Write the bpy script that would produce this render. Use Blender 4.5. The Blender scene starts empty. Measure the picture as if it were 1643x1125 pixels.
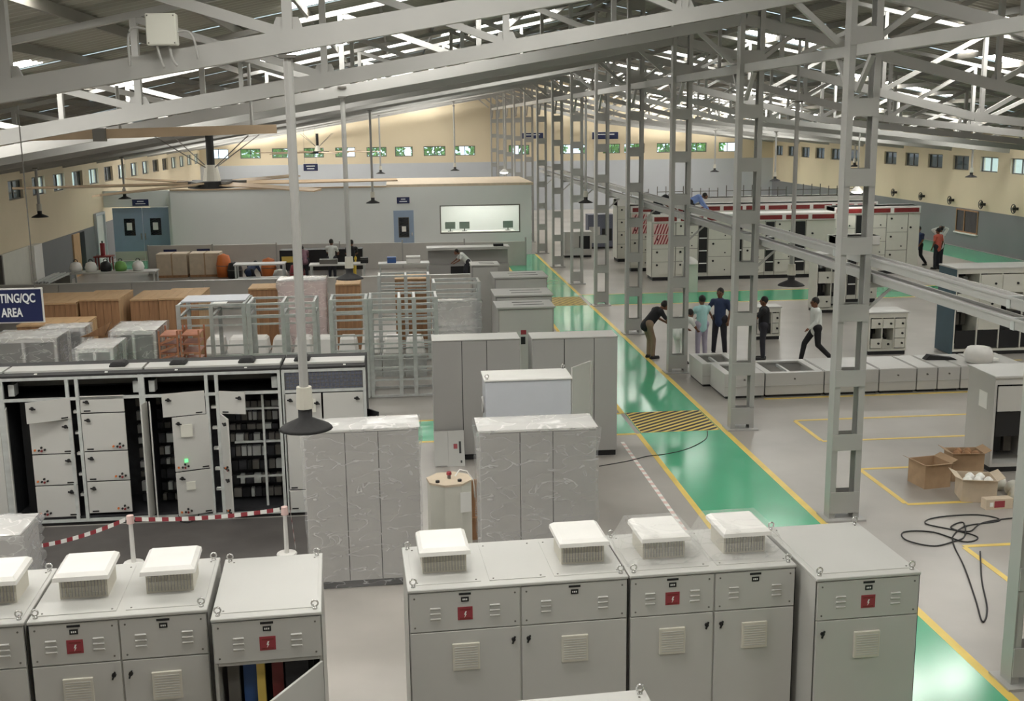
import bpy, math, random
from mathutils import Vector, Matrix
random.seed(7)
S = bpy.context.scene
COL = S.collection
PI = math.pi

# ---------------------------------------------------------------- camera
# axes measured from the photograph's vanishing points: aisle = +Y, right = +X
cam = bpy.data.cameras.new('camera'); co = bpy.data.objects.new('camera', cam); COL.objects.link(co)
cam.sensor_fit = 'HORIZONTAL'; cam.sensor_width = 36.0; cam.lens = 36.0 * 1824.0 / 1643.0
cam.clip_start = 0.05; cam.clip_end = 600
MX = ((0.99504686, -0.03068934, 0.09455113), (-0.09872633, -0.19397449, 0.97602613), (-0.01161309, -0.98052642, -0.19604355))
rot = Matrix([[r[0], -r[1], -r[2]] for r in MX])
co.matrix_world = Matrix.Translation((0, 0, 6.2)) @ rot.to_4x4()
S.camera = co

# ---------------------------------------------------------------- world, exposure
w = bpy.data.worlds.new('sky'); S.world = w; w.use_nodes = True
bg = w.node_tree.nodes['Background']; bg.inputs[0].default_value = (0.62, 0.83, 1.0, 1); bg.inputs[1].default_value = 1.5
S.view_settings.view_transform = 'Standard'; S.view_settings.look = 'None'
S.view_settings.gamma = 1.0; S.view_settings.use_curve_mapping = False
S.view_settings.exposure = 1.0
SKYLIGHT_POWER = 11.0

# ---------------------------------------------------------------- materials
def lin(c): 
    c = c / 255.0
    return c / 12.92 if c <= 0.04045 else ((c + 0.055) / 1.055) ** 2.4
def rgb(c): return (lin(c[0]), lin(c[1]), lin(c[2]), 1.0)
M = {}
def mat(name, c, rough=0.5, metal=0.0, var=0.06, scale=3.0, bump=0.0, bscale=40.0, spec=0.5, stretch=None, emit=0.0):
    m = bpy.data.materials.new(name); m.use_nodes = True; nt = m.node_tree; b = nt.nodes['Principled BSDF']
    b.inputs['Roughness'].default_value = rough; b.inputs['Metallic'].default_value = metal
    b.inputs['Specular IOR Level'].default_value = spec
    base = rgb(c)
    tc = nt.nodes.new('ShaderNodeTexCoord'); src = tc.outputs['Object']
    if stretch:
        mp = nt.nodes.new('ShaderNodeMapping'); mp.inputs['Scale'].default_value = stretch
        nt.links.new(src, mp.inputs['Vector']); src = mp.outputs['Vector']
    if var > 0:
        n = nt.nodes.new('ShaderNodeTexNoise'); n.inputs['Scale'].default_value = scale; n.inputs['Detail'].default_value = 4
        nt.links.new(src, n.inputs['Vector'])
        r = nt.nodes.new('ShaderNodeValToRGB'); r.color_ramp.elements[0].position = 0.3; r.color_ramp.elements[1].position = 0.7
        r.color_ramp.elements[0].color = tuple(x * (1 - var) for x in base[:3]) + (1,)
        r.color_ramp.elements[1].color = tuple(min(1, x * (1 + var)) for x in base[:3]) + (1,)
        nt.links.new(n.outputs['Fac'], r.inputs['Fac']); nt.links.new(r.outputs['Color'], b.inputs['Base Color'])
    else:
        b.inputs['Base Color'].default_value = base
    if bump > 0:
        n2 = nt.nodes.new('ShaderNodeTexNoise'); n2.inputs['Scale'].default_value = bscale; n2.inputs['Detail'].default_value = 3
        nt.links.new(src, n2.inputs['Vector'])
        bp = nt.nodes.new('ShaderNodeBump'); bp.inputs['Strength'].default_value = bump; bp.inputs['Distance'].default_value = 0.02
        nt.links.new(n2.outputs['Fac'], bp.inputs['Height']); nt.links.new(bp.outputs['Normal'], b.inputs['Normal'])
    if emit > 0:
        b.inputs['Emission Color'].default_value = base; b.inputs['Emission Strength'].default_value = emit
    M[name] = m
    return m
def film(name, c, lo, hi, rough=0.12):
    m = bpy.data.materials.new(name); m.use_nodes = True; nt = m.node_tree
    b = nt.nodes['Principled BSDF']; out = nt.nodes['Material Output']
    b.inputs['Base Color'].default_value = rgb(c); b.inputs['Roughness'].default_value = rough
    tr = nt.nodes.new('ShaderNodeBsdfTransparent'); mx = nt.nodes.new('ShaderNodeMixShader')
    tc = nt.nodes.new('ShaderNodeTexCoord'); mp = nt.nodes.new('ShaderNodeMapping'); mp.inputs['Scale'].default_value = (1, 1, 2.6)
    mp.inputs['Rotation'].default_value = (0, 0.5, 0)
    n = nt.nodes.new('ShaderNodeTexNoise'); n.inputs['Scale'].default_value = 2.4; n.inputs['Detail'].default_value = 2.5; n.inputs['Distortion'].default_value = 0.6
    mr = nt.nodes.new('ShaderNodeMapRange'); rp = nt.nodes.new('ShaderNodeValToRGB'); e = rp.color_ramp.elements; e[0].position = .475; e[0].color = (0, 0, 0, 1); e[1].position = .5; e[1].color = (1, 1, 1, 1); e2 = e.new(.515); e2.color = (.12, .12, .12, 1)  # narrow ramp peak paints bright highlight streaks into the film's opacity
    mr.inputs[1].default_value = 0.0; mr.inputs[2].default_value = 1.0
    mr.inputs[3].default_value = lo; mr.inputs[4].default_value = hi
    bp = nt.nodes.new('ShaderNodeBump'); bp.inputs['Strength'].default_value = 0.3; bp.inputs['Distance'].default_value = 0.03
    L = nt.links.new
    L(tc.outputs['Object'], mp.inputs['Vector']); L(mp.outputs['Vector'], n.inputs['Vector']); L(n.outputs['Fac'], rp.inputs['Fac']); L(rp.outputs['Color'], mr.inputs[0])
    L(n.outputs['Fac'], bp.inputs['Height']); L(bp.outputs['Normal'], b.inputs['Normal'])
    L(mr.outputs[0], mx.inputs[0]); L(tr.outputs[0], mx.inputs[1]); L(b.outputs[0], mx.inputs[2]); L(mx.outputs[0], out.inputs['Surface'])
    M[name] = m
def glass(name, c, fac):
    m = bpy.data.materials.new(name); m.use_nodes = True; nt = m.node_tree
    b = nt.nodes['Principled BSDF']; out = nt.nodes['Material Output']
    b.inputs['Base Color'].default_value = rgb(c); b.inputs['Roughness'].default_value = 0.05
    tr = nt.nodes.new('ShaderNodeBsdfTransparent'); mx = nt.nodes.new('ShaderNodeMixShader'); mx.inputs[0].default_value = fac
    nt.links.new(tr.outputs[0], mx.inputs[1]); nt.links.new(b.outputs[0], mx.inputs[2]); nt.links.new(mx.outputs[0], out.inputs['Surface'])
    M[name] = m

mat('floor', (166, 161, 155), 0.32, var=0.14, scale=0.55, bump=0.02, bscale=6)
mat('green', (84, 180, 138), 0.14, var=0.06, scale=0.5)
mat('yellow', (232, 202, 100), 0.4, var=0.08, scale=2)
mat('black', (24, 24, 26), 0.5, var=0.1)
mat('rubber', (38, 37, 38), 0.75, var=0.15, scale=20)
mat('dark_inside', (46, 46, 50), 0.6, var=0.35, scale=9)
mat('steel', (170, 169, 166), 0.42, var=0.05, scale=1.5)
mat('steel_dark', (104, 101, 96), 0.5, var=0.08)
mat('sheet', (158, 154, 145), 0.5, var=0.09, scale=0.6, stretch=(0.4, 3, 1))
mat('purlin', (128, 124, 116), 0.5, var=0.06)
mat('cab', (194, 193, 189), 0.38, var=0.025, scale=1.2, bump=0.02, bscale=300)
mat('cab_side', (184, 183, 178), 0.4, var=0.03)
mat('cab_grey', (170, 168, 165), 0.4, var=0.03, scale=1.0)  # same cabinet paint with shade mixed in for tall fronts; also plain grey parts
mat('cab_blue', (196, 199, 206), 0.4, var=0.02)
mat('cream', (213, 212, 202), 0.5, var=0.03)
mat('white', (232, 230, 226), 0.45, var=0.03)
mat('galv', (186, 189, 187), 0.35, metal=0.0, var=0.12, scale=8)
mat('wall_beige', (220, 206, 178), 0.7, var=0.03, scale=0.4)
mat('wall_grey', (122, 123, 126), 0.6, var=0.04, scale=0.5)
mat('wall_white', (226, 229, 228), 0.6, var=0.02, scale=0.4)
mat('wall_pale', (196, 200, 206), 0.6, var=0.03, scale=0.4)
mat('partition', (196, 193, 188), 0.6, var=0.03)
mat('door_blue', (152, 170, 194), 0.45, var=0.03)
mat('tan', (178, 156, 130), 0.45, var=0.05)
mat('wood', (162, 122, 88), 0.65, var=0.22, scale=2.5, stretch=(6, 6, 0.6), bump=0.1)
mat('wood_top', (198, 164, 124), 0.65, var=0.15, scale=2.5, stretch=(0.8, 6, 1))
mat('card', (176, 148, 118), 0.75, var=0.1, scale=5)
mat('card_light', (206, 190, 168), 0.75, var=0.08, scale=5)
mat('copper', (190, 128, 100), 0.4, metal=0.2, var=0.15, scale=6)
mat('navy', (34, 42, 84), 0.45, var=0.04)
mat('red', (152, 58, 66), 0.5, var=0.05)
mat('darkred', (128, 44, 44), 0.4, var=0.2, scale=5)
mat('pink', (228, 198, 192), 0.5, var=0.05)
mat('teal', (52, 84, 98), 0.42, var=0.05)
mat('vent', (208, 204, 192), 0.55, var=0.03)
mat('chrome', (210, 210, 208), 0.25, metal=0.9, var=0.03)
mat('paper', (240, 240, 236), 0.7, var=0.02)
mat('mat_dark', (84, 80, 78), 0.6, var=0.15, scale=2)
mat('sign_text', (236, 238, 240), 0.5, var=0.0)
mat('blue', (52, 92, 156), 0.5, var=0.06)
mat('orange', (216, 120, 60), 0.5, var=0.06)
mat('lime', (112, 160, 84), 0.6, var=0.1)
mat('olive', (118, 122, 74), 0.7, var=0.2, scale=10)
mat('mesh_grille', (96, 100, 116), 0.5, var=0.3, scale=30)
mat('leaf', (110, 160, 66), 0.6, var=0.25, scale=2)
mat('bark', (92, 74, 56), 0.8, var=0.2)
mat('ground_out', (150, 150, 128), 0.9, var=0.1)
mat('skin', (120, 80, 58), 0.5, var=0.04)
mat('hair', (22, 19, 18), 0.55, var=0.1)
mat('shoe', (28, 26, 26), 0.4, var=0.05)
mat('cl_black', (30, 30, 34), 0.8, var=0.1, scale=6)
mat('cl_navy', (52, 66, 98), 0.8, var=0.1, scale=6)
mat('cl_cyan', (176, 222, 222), 0.8, var=0.05, scale=6)
mat('cl_white', (226, 230, 226), 0.8, var=0.05, scale=6)
mat('cl_khaki', (148, 126, 106), 0.8, var=0.08, scale=6)
mat('cl_lilac', (172, 166, 184), 0.8, var=0.06, scale=6)
mat('cl_dark', (44, 44, 52), 0.8, var=0.12, scale=6)
mat('cl_red', (206, 104, 88), 0.8, var=0.08, scale=6)
mat('cl_blue', (132, 156, 214), 0.8, var=0.08, scale=6)
mat('cl_yellow', (222, 190, 70), 0.8, var=0.1, scale=6)
mat('cl_plaid', (128, 96, 108), 0.8, var=0.3, scale=14)
mat('skylight', (255, 253, 246), 0.5, var=0.0, emit=SKYLIGHT_POWER)
mat('lamp_on', (255, 252, 244), 0.5, var=0.0, emit=14)
mat('led_green', (90, 230, 120), 0.5, var=0, emit=1.0)
film('wrap', (244, 243, 244), 0.14, 0.42)
film('wrap_dense', (238, 238, 240), 0.30, 0.6)
film('wrap_top', (242, 240, 238), 0.55, 0.9)
film('wrap_clear', (240, 240, 238), 0.10, 0.26)
glass('glass', (210, 225, 230), 0.12)
glass('glass_dark', (40, 42, 46), 0.8)
glass('glass_green', (196, 228, 210), 0.22)

# ---------------------------------------------------------------- mesh helpers
class MB:
    def __init__(s): s.v = []; s.f = []; s.mi = []
    def _add(s, vs, fs, mi):
        o = len(s.v); s.v += [tuple(v) for v in vs]; s.f += [tuple(o + i for i in f) for f in fs]; s.mi += [mi] * len(fs); return s
    def box(s, x0, y0, z0, x1, y1, z1, mi=0):
        vs = [(x0, y0, z0), (x1, y0, z0), (x1, y1, z0), (x0, y1, z0), (x0, y0, z1), (x1, y0, z1), (x1, y1, z1), (x0, y1, z1)]
        return s._add(vs, [(3, 2, 1, 0), (4, 5, 6, 7), (0, 1, 5, 4), (1, 2, 6, 5), (2, 3, 7, 6), (3, 0, 4, 7)], mi)
    def hexa(s, vs, mi=0):
        return s._add(vs, [(3, 2, 1, 0), (4, 5, 6, 7), (0, 1, 5, 4), (1, 2, 6, 5), (2, 3, 7, 6), (3, 0, 4, 7)], mi)
    def bar(s, p, q, w, h, mi=0, up=(0, 0, 1)):
        p = Vector(p); q = Vector(q); d = (q - p).normalized(); u = Vector(up)
        if abs(d.dot(u)) > 0.99: u = Vector((0, 1, 0))
        a = d.cross(u).normalized() * (w / 2); b = a.cross(d).normalized() * (h / 2)
        return s.hexa([p - a - b, p + a - b, q + a - b, q - a - b, p - a + b, p + a + b, q + a + b, q - a + b], mi)
    def cyl(s, p, q, r0, r1=None, n=10, mi=0):
        r1 = r0 if r1 is None else r1
        p = Vector(p); q = Vector(q); d = (q - p).normalized(); u = Vector((0, 0, 1)) if abs(d.z) < 0.99 else Vector((1, 0, 0))
        a = d.cross(u).normalized(); b = d.cross(a)
        vs = [p + (a * math.cos(2 * PI * i / n) + b * math.sin(2 * PI * i / n)) * r0 for i in range(n)]
        vs += [q + (a * math.cos(2 * PI * i / n) + b * math.sin(2 * PI * i / n)) * r1 for i in range(n)]
        fs = [(i, (i + 1) % n, n + (i + 1) % n, n + i) for i in range(n)] + [tuple(range(n - 1, -1, -1)), tuple(range(n, 2 * n))]
        return s._add(vs, fs, mi)
    def lathe(s, prof, n=14, mi=0, c=(0, 0, 0)):
        vs = []; fs = []
        for r, z in prof:
            for i in range(n):
                vs.append((c[0] + r * math.cos(2 * PI * i / n), c[1] + r * math.sin(2 * PI * i / n), c[2] + z))
        for k in range(len(prof) - 1):
            for i in range(n):
                fs.append((k * n + i, k * n + (i + 1) % n, (k + 1) * n + (i + 1) % n, (k + 1) * n + i))
        return s._add(vs, fs, mi)
    def torus(s, c, R, r, n=12, m=6, axis='y', mi=0):
        vs = []; fs = []
        for i in range(n):
            a = 2 * PI * i / n
            for j in range(m):
                b = 2 * PI * j / m; rr = R + r * math.cos(b); h = r * math.sin(b)
                p = (rr * math.cos(a), h, rr * math.sin(a)) if axis == 'y' else ((h, rr * math.cos(a), rr * math.sin(a)) if axis == 'x' else (rr * math.cos(a), rr * math.sin(a), h))
                vs.append((c[0] + p[0], c[1] + p[1], c[2] + p[2]))
        for i in range(n):
            for j in range(m):
                fs.append((i * m + j, ((i + 1) % n) * m + j, ((i + 1) % n) * m + (j + 1) % m, i * m + (j + 1) % m))
        return s._add(vs, fs, mi)
    def tube(s, pts, r, n=6, mi=0):
        pts = [Vector(p) for p in pts]; rings = []
        vs = []; fs = []
        for k, p in enumerate(pts):
            d = (pts[min(k + 1, len(pts) - 1)] - pts[max(k - 1, 0)]).normalized()
            u = Vector((0, 0, 1)) if abs(d.z) < 0.95 else Vector((1, 0, 0))
            a = d.cross(u).normalized(); b = d.cross(a)
            for i in range(n): vs.append(p + (a * math.cos(2 * PI * i / n) + b * math.sin(2 * PI * i / n)) * r)
        for k in range(len(pts) - 1):
            for i in range(n): fs.append((k * n + i, k * n + (i + 1) % n, (k + 1) * n + (i + 1) % n, (k + 1) * n + i))
        fs.append(tuple(range(n))); fs.append(tuple(range((len(pts) - 1) * n, len(pts) * n)))
        return s._add(vs, fs, mi)
    def face(s, pts, mi=0): return s._add(pts, [tuple(range(len(pts)))], mi)
    def mesh(s, name, mats, smooth=False):
        me = bpy.data.meshes.new(name); me.from_pydata(s.v, [], s.f)
        for m in (mats if isinstance(mats, (list, tuple)) else [mats]): me.materials.append(M[m])
        me.polygons.foreach_set('material_index', s.mi)
        if smooth: me.polygons.foreach_set('use_smooth', [True] * len(s.f))
        me.update(); return me
    def build(s, name, mats, parent=None, loc=(0, 0, 0), rz=0.0, smooth=False, bevel=0.0):
        return put(s.mesh(name, mats, smooth), name, parent, loc, rz, bevel)
def put(me, name, parent=None, loc=(0, 0, 0), rz=0.0, bevel=0.0):
    o = bpy.data.objects.new(name, me); COL.objects.link(o); o.location = loc; o.rotation_euler = (0, 0, rz); o.parent = parent
    if bevel > 0:
        b = o.modifiers.new('bevel', 'BEVEL'); b.width = bevel; b.segments = 1; b.limit_method = 'ANGLE'
    return o
CACHE = {}
def pbox(name, m, parent, x0, y0, z0, x1, y1, z1, bevel=0.0):
    """a box part; alike sizes share one mesh, centred on its own origin"""
    dx, dy, dz = round(x1 - x0, 4), round(y1 - y0, 4), round(z1 - z0, 4)
    k = ('box', name, m, dx, dy, dz)
    if k not in CACHE: CACHE[k] = MB().box(-dx / 2, -dy / 2, -dz / 2, dx / 2, dy / 2, dz / 2).mesh(name, m)
    return put(CACHE[k], name, parent, ((x0 + x1) / 2, (y0 + y1) / 2, (z0 + z1) / 2), 0, bevel)
def pmesh(key, name, parent, loc, fn, mats, rz=0.0, smooth=False):
    if key not in CACHE: 
        mb = MB(); fn(mb); CACHE[key] = mb.mesh(name, mats, smooth)
    return put(CACHE[key], name, parent, loc, rz)
def thing(name, label, cat, loc=(0, 0, 0), rz=0.0, group=None):
    o = bpy.data.objects.new(name, None); COL.objects.link(o); o.empty_display_size = 0.2
    o.location = loc; o.rotation_euler = (0, 0, rz); o['label'] = label; o['category'] = cat
    if group: o['group'] = group
    return o
def tag(o, label, cat, group=None):
    o['label'] = label; o['category'] = cat
    if group: o['group'] = group
    return o
def struct(o, label=None, cat='structure'):
    o['kind'] = 'structure'
    if label: o['label'] = label; o['category'] = cat
    return o
KIDS = {}
def copy_tree(o, loc, rz, label, parent=None):
    kids = KIDS.setdefault(o.name, [c for c in COL.objects if c.parent == o])
    c = o.copy(); COL.objects.link(c); c.parent = parent
    if parent is None:
        c.location = loc; c.rotation_euler = (0, 0, rz); c['label'] = label
    for k in kids: copy_tree(k, None, None, None, c)
    return c
ORD = ['nearest', 'second', 'third', 'fourth', 'fifth', 'sixth', 'seventh', 'eighth', 'ninth', 'tenth', 'eleventh', 'twelfth', 'thirteenth', 'fourteenth', 'fifteenth', 'sixteenth', 'seventeenth']
def nth(i): return ORD[i]
def text_mesh(s, size, name):
    cu = bpy.data.curves.new(name, 'FONT'); cu.body = s; cu.size = size; cu.align_x = 'CENTER'; cu.align_y = 'CENTER'; cu.extrude = 0.002; cu.offset = size * 0.022
    o = bpy.data.objects.new(name, cu); COL.objects.link(o)
    bpy.context.view_layer.update()
    me = bpy.data.meshes.new_from_object(o.evaluated_get(bpy.context.evaluated_depsgraph_get()))
    bpy.data.objects.remove(o); me.materials.clear(); me.materials.append(M['sign_text'])
    return me
def put_text(s, size, parent, loc, name='lettering'):
    o = put(text_mesh(s, size, name), name, parent, loc); o.rotation_euler = (PI / 2, 0, 0); return o

# ================================================================ SETTING
XL, XC, XR = -13.8, 6.7, 27.4        # left wall, column line, right wall
Y0, Y1 = -8.0, 82.3
PITCH = 5.43
TY = [11.15 + PITCH * i for i in range(14)]
EAVE, RIDGE = 5.8, 10.05
SL = (RIDGE - EAVE) / 20.5
def roof_z(x): return RIDGE - SL * abs(x - XC)

floor = struct(MB().box(XL - .3, Y0, -.2, XR + .3, Y1, 0).build('floor', 'floor'), 'grey polished concrete factory floor', 'floor')
struct(MB().box(-90, -60, -.5, 110, 190, -.25).build('ground_outside', 'ground_out'), 'bare ground outside the hall', 'ground')
def mark(name, m, x0, y0, x1, y1, z=.004): return pbox(name, m, floor, x0, y0, .0005, x1, y1, z)
mark('green_walkway', 'green', 4.72, Y0 + .1, 6.40, 54.3, .003)
mark('green_walkway', 'green', 6.52, 38.35, 27.2, 40.75, .003)
mark('green_walkway', 'green', -6.5, 21.95, 4.62, 23.5, .003)
mark('green_walkway', 'green', 25.0, 41.0, 27.2, 80, .003)
mark('green_walkway', 'green', -13.5, 50.9, -10.95, 55.2, .003)
for a, b in ((Y0 + .1, 38.3), (40.8, 54.3)): mark('yellow_line', 'yellow', 6.40, a, 6.52, b)
for a, b in ((Y0 + .1, 21.9), (23.55, 54.3)): mark('yellow_line', 'yellow', 4.62, a, 4.72, b)
for y in (38.25, 40.75): mark('yellow_line', 'yellow', 6.52, y, 25.0, y + .1)
for y in (21.85, 23.5): mark('yellow_line', 'yellow', -6.5, y, 4.62, y + .1)
# storage bay outlines right of the columns
for (x0, y0, x1, y1) in ((8.12, 20.85, 13.2, 22.45), (8.12, 17.05, 13.2, 19.0), (8.12, 13.2, 13.2, 15.15)):
    for yy in (y0, y1): mark('yellow_line', 'yellow', x0, yy - .045, x1, yy + .045)
    mark('yellow_line', 'yellow', x0 - .045, y0 + .045, x0 + .045, y1 - .045)
mark('yellow_line', 'yellow', 8.1, 24.33, 13.2, 24.43)
mark('yellow_line', 'yellow', 8.1, 27.5, 16, 27.58)
# hazard hatching across the aisle
def hatch(y0, y1):
    h = pbox('hazard_strip', 'yellow', floor, 4.74, y0, .003, 6.38, y1, .0045)
    def clip(poly, f):
        out = []
        for k in range(len(poly)):
            p, q = poly[k - 1], poly[k]; a, c = f(p), f(q)
            if (a >= 0) != (c >= 0): u = a / (a - c); out.append((p[0] + (q[0] - p[0]) * u, p[1] + (q[1] - p[1]) * u))
            if c >= 0: out.append(q)
        return out
    g = lambda p: (p[0] - 4.74) - (p[1] - y0) * 1.3
    c = -2.6
    while c < 1.64:
        q = clip(clip([(4.75, y0 + .01), (6.37, y0 + .01), (6.37, y1 - .01), (4.75, y1 - .01)], lambda p: g(p) - c), lambda p: c + .13 - g(p))
        if len(q) >= 3:
            n = len(q); MB()._add([(p[0], p[1], .0045) for p in q] + [(p[0], p[1], .0058) for p in q], [tuple(range(n, 2 * n))] + [(k, (k + 1) % n, n + (k + 1) % n, n + k) for k in range(n)], 0).build('hazard_stripe', 'black', floor)
        c += .26
hatch(21.95, 23.6); hatch(38.4, 40.4)

# ---- side walls with clerestory windows
WZ0, WZ1 = 3.7, 4.4
def pane_win(root, w_, h_, dark, axis):
    """frame and two panes; axis x: window in a wall running along y"""
    t = .05
    def B(name, m, a0, z0, a1, z1, d0, d1):
        if axis == 'x': pbox(name, m, root, d0, a0, z0, d1, a1, z1)
        else: pbox(name, m, root, a0, d0, z0, a1, d1, z1)
    for (a0, z0, a1, z1) in ((-w_ / 2, 0, w_ / 2, t), (-w_ / 2, h_ - t, w_ / 2, h_), (-w_ / 2, t, -w_ / 2 + t, h_ - t), (w_ / 2 - t, t, w_ / 2, h_ - t), (-t / 2, t, t / 2, h_ - t)):
        B('window_frame', 'steel_dark', a0, z0, a1, z1, -.03, .03)
    B('pane', 'glass_dark' if dark[0] else 'glass', -w_ / 2 + t, t, -t / 2, h_ - t, -.006, .006)
    B('pane', 'glass_dark' if dark[1] else 'glass', t / 2, t, w_ / 2 - t, h_ - t, -.006, .006)
WIN = 0
def side_wall(side, X, out, dado_h):
    global WIN
    root = bpy.data.objects.new('wall_' + side, None); COL.objects.link(root); struct(root, side + ' long wall, beige above a grey painted dado', 'wall')
    x0, x1 = (X - .25, X) if out < 0 else (X, X + .25)
    b = MB().box(x0, Y0, 0, x1, Y1, WZ0).box(x0, Y0, WZ1, x1, Y1, EAVE + .1)
    ys = [Y for Y in [51.2 + 2.715 * k for k in range(-21, 12)] if Y0 + 1 < Y < Y1 - 1]
    prev = Y0
    for Y in ys:
        b.box(x0, prev, WZ0, x1, Y - .8, WZ1); prev = Y + .8
    b.box(x0, prev, WZ0, x1, Y1, WZ1)
    b.build('wall_panel', 'wall_beige', root)
    d = MB()
    if side == 'right': d.box(X - .02, Y0, 0, X, Y1, dado_h)
    else: d.box(X, Y0, 0, X + .02, 40.4, dado_h).box(X, 44.6, 0, X + .02, 53.2, dado_h).box(X, 54.8, 0, X + .02, Y1, dado_h)
    d.build('dado', 'wall_grey', root)
    for Y in ys:
        if Y < 22 : 
            continue
        WIN += 1
        o = bpy.data.objects.new('window_%d' % WIN, None); COL.objects.link(o); struct(o); o.location = ((x0 + x1) / 2, Y, WZ0)
        if side == 'right': dk = (Y > 53, Y > 53)
        else: dk = (random.random() < .7, random.random() < .25)
        pane_win(o, 1.6, WZ1 - WZ0, dk, 'x')
    return root
wl = side_wall('left', XL, -1, 1.86)
wr = side_wall('right', XR, 1, 1.88)
# far gable wall
fw = bpy.data.objects.new('wall_far', None); COL.objects.link(fw); struct(fw, 'far beige gable wall with a pale lower half', 'wall')
wins = [(-.2, 1.05), (1.83, 3.38), (4.04, 5.5), (7.9, 9.4), (11.6, 13.5), (14.75, 16.0), (16.3, 17.8), (18.7, 20.0), (20.9, 22.4), (23.3, 24.6)]
wins = [(a - 13.2, b - 13.2) for a, b in ((0, 1.4), (2.2, 3.6), (4.4, 5.8), (6.6, 8.0), (8.8, 10.2), (11, 12.4))] + wins
b = MB().box(XL, Y1, 0, XR, Y1 + .25, 3.98)
prev = XL
for a, c in wins: b.box(prev, Y1, 3.98, a, Y1 + .25, 4.66); prev = c
b.box(prev, Y1, 3.98, XR, Y1 + .25, 4.66)
b.hexa([(XL, Y1, 4.66), (XC, Y1, 4.66), (XC, Y1 + .25, 4.66), (XL, Y1 + .25, 4.66), (XL, Y1, EAVE), (XC, Y1, RIDGE), (XC, Y1 + .25, RIDGE), (XL, Y1 + .25, EAVE)])
b.hexa([(XC, Y1, 4.66), (XR, Y1, 4.66), (XR, Y1 + .25, 4.66), (XC, Y1 + .25, 4.66), (XC, Y1, RIDGE), (XR, Y1, EAVE), (XR, Y1 + .25, EAVE), (XC, Y1 + .25, RIDGE)])
b.build('wall_panel', 'wall_beige', fw)
MB().box(XL, Y1 - .02, 0, XR, Y1, 3.5).build('dado', 'wall_pale', fw)
for a, c in wins:
    WIN += 1
    o = bpy.data.objects.new('window_%d' % WIN, None); COL.objects.link(o); struct(o); o.location = ((a + c) / 2, Y1 + .12, 3.98)
    pane_win(o, c - a, .68, (0, 0), 'y')
b = MB().box(XL - .25, Y0 - .25, 0, XR + .25, Y0, EAVE)
b.hexa([(XL, Y0 - .25, EAVE), (XC, Y0 - .25, EAVE), (XC, Y0, EAVE), (XL, Y0, EAVE), (XL, Y0 - .25, EAVE + .01), (XC, Y0 - .25, RIDGE), (XC, Y0, RIDGE), (XL, Y0, EAVE + .01)])
b.hexa([(XC, Y0 - .25, EAVE), (XR, Y0 - .25, EAVE), (XR, Y0, EAVE), (XC, Y0, EAVE), (XC, Y0 - .25, RIDGE), (XR, Y0 - .25, EAVE + .01), (XR, Y0, EAVE + .01), (XC, Y0, RIDGE)])
struct(b.build('wall_back', 'wall_beige'), 'beige gable wall behind the viewer', 'wall')

# ---- roof: corrugated sheets by bay, skylight sheets, purlins
SKY = {  # bay index -> offsets from the ridge of the skylight sheets on the left and right slope
    2: ([(11, 13.5)], [(5.2, 8.2)]), 3: ([(8.0, 10.4)], [(9.5, 11.9)]), 4: ([(1.6, 5.2), (6.2, 7.8)], [(4.8, 7.4)]),
    5: ([(11.0, 12.6), (14.3, 15.4)], [(9.8, 12.2), (12.9, 14.6)]), 6: ([(4.8, 7.2)], [(17.0, 19.4), (4.6, 6.8)])}
ADDED_SKY = [([(3, 6.5), (10, 13.5), (15.5, 18.5)], [(4, 7.5), (11, 14.5)]), ([(5, 8.6), (13, 16.6)], [(9.6, 12.2), (15, 17.4)])]  # bays without measured sheets: skylights added and sized to light the hall
bays = [(TY[0] - PITCH * 4 + PITCH * k, TY[0] - PITCH * 3 + PITCH * k) for k in range(0, 18)]
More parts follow.
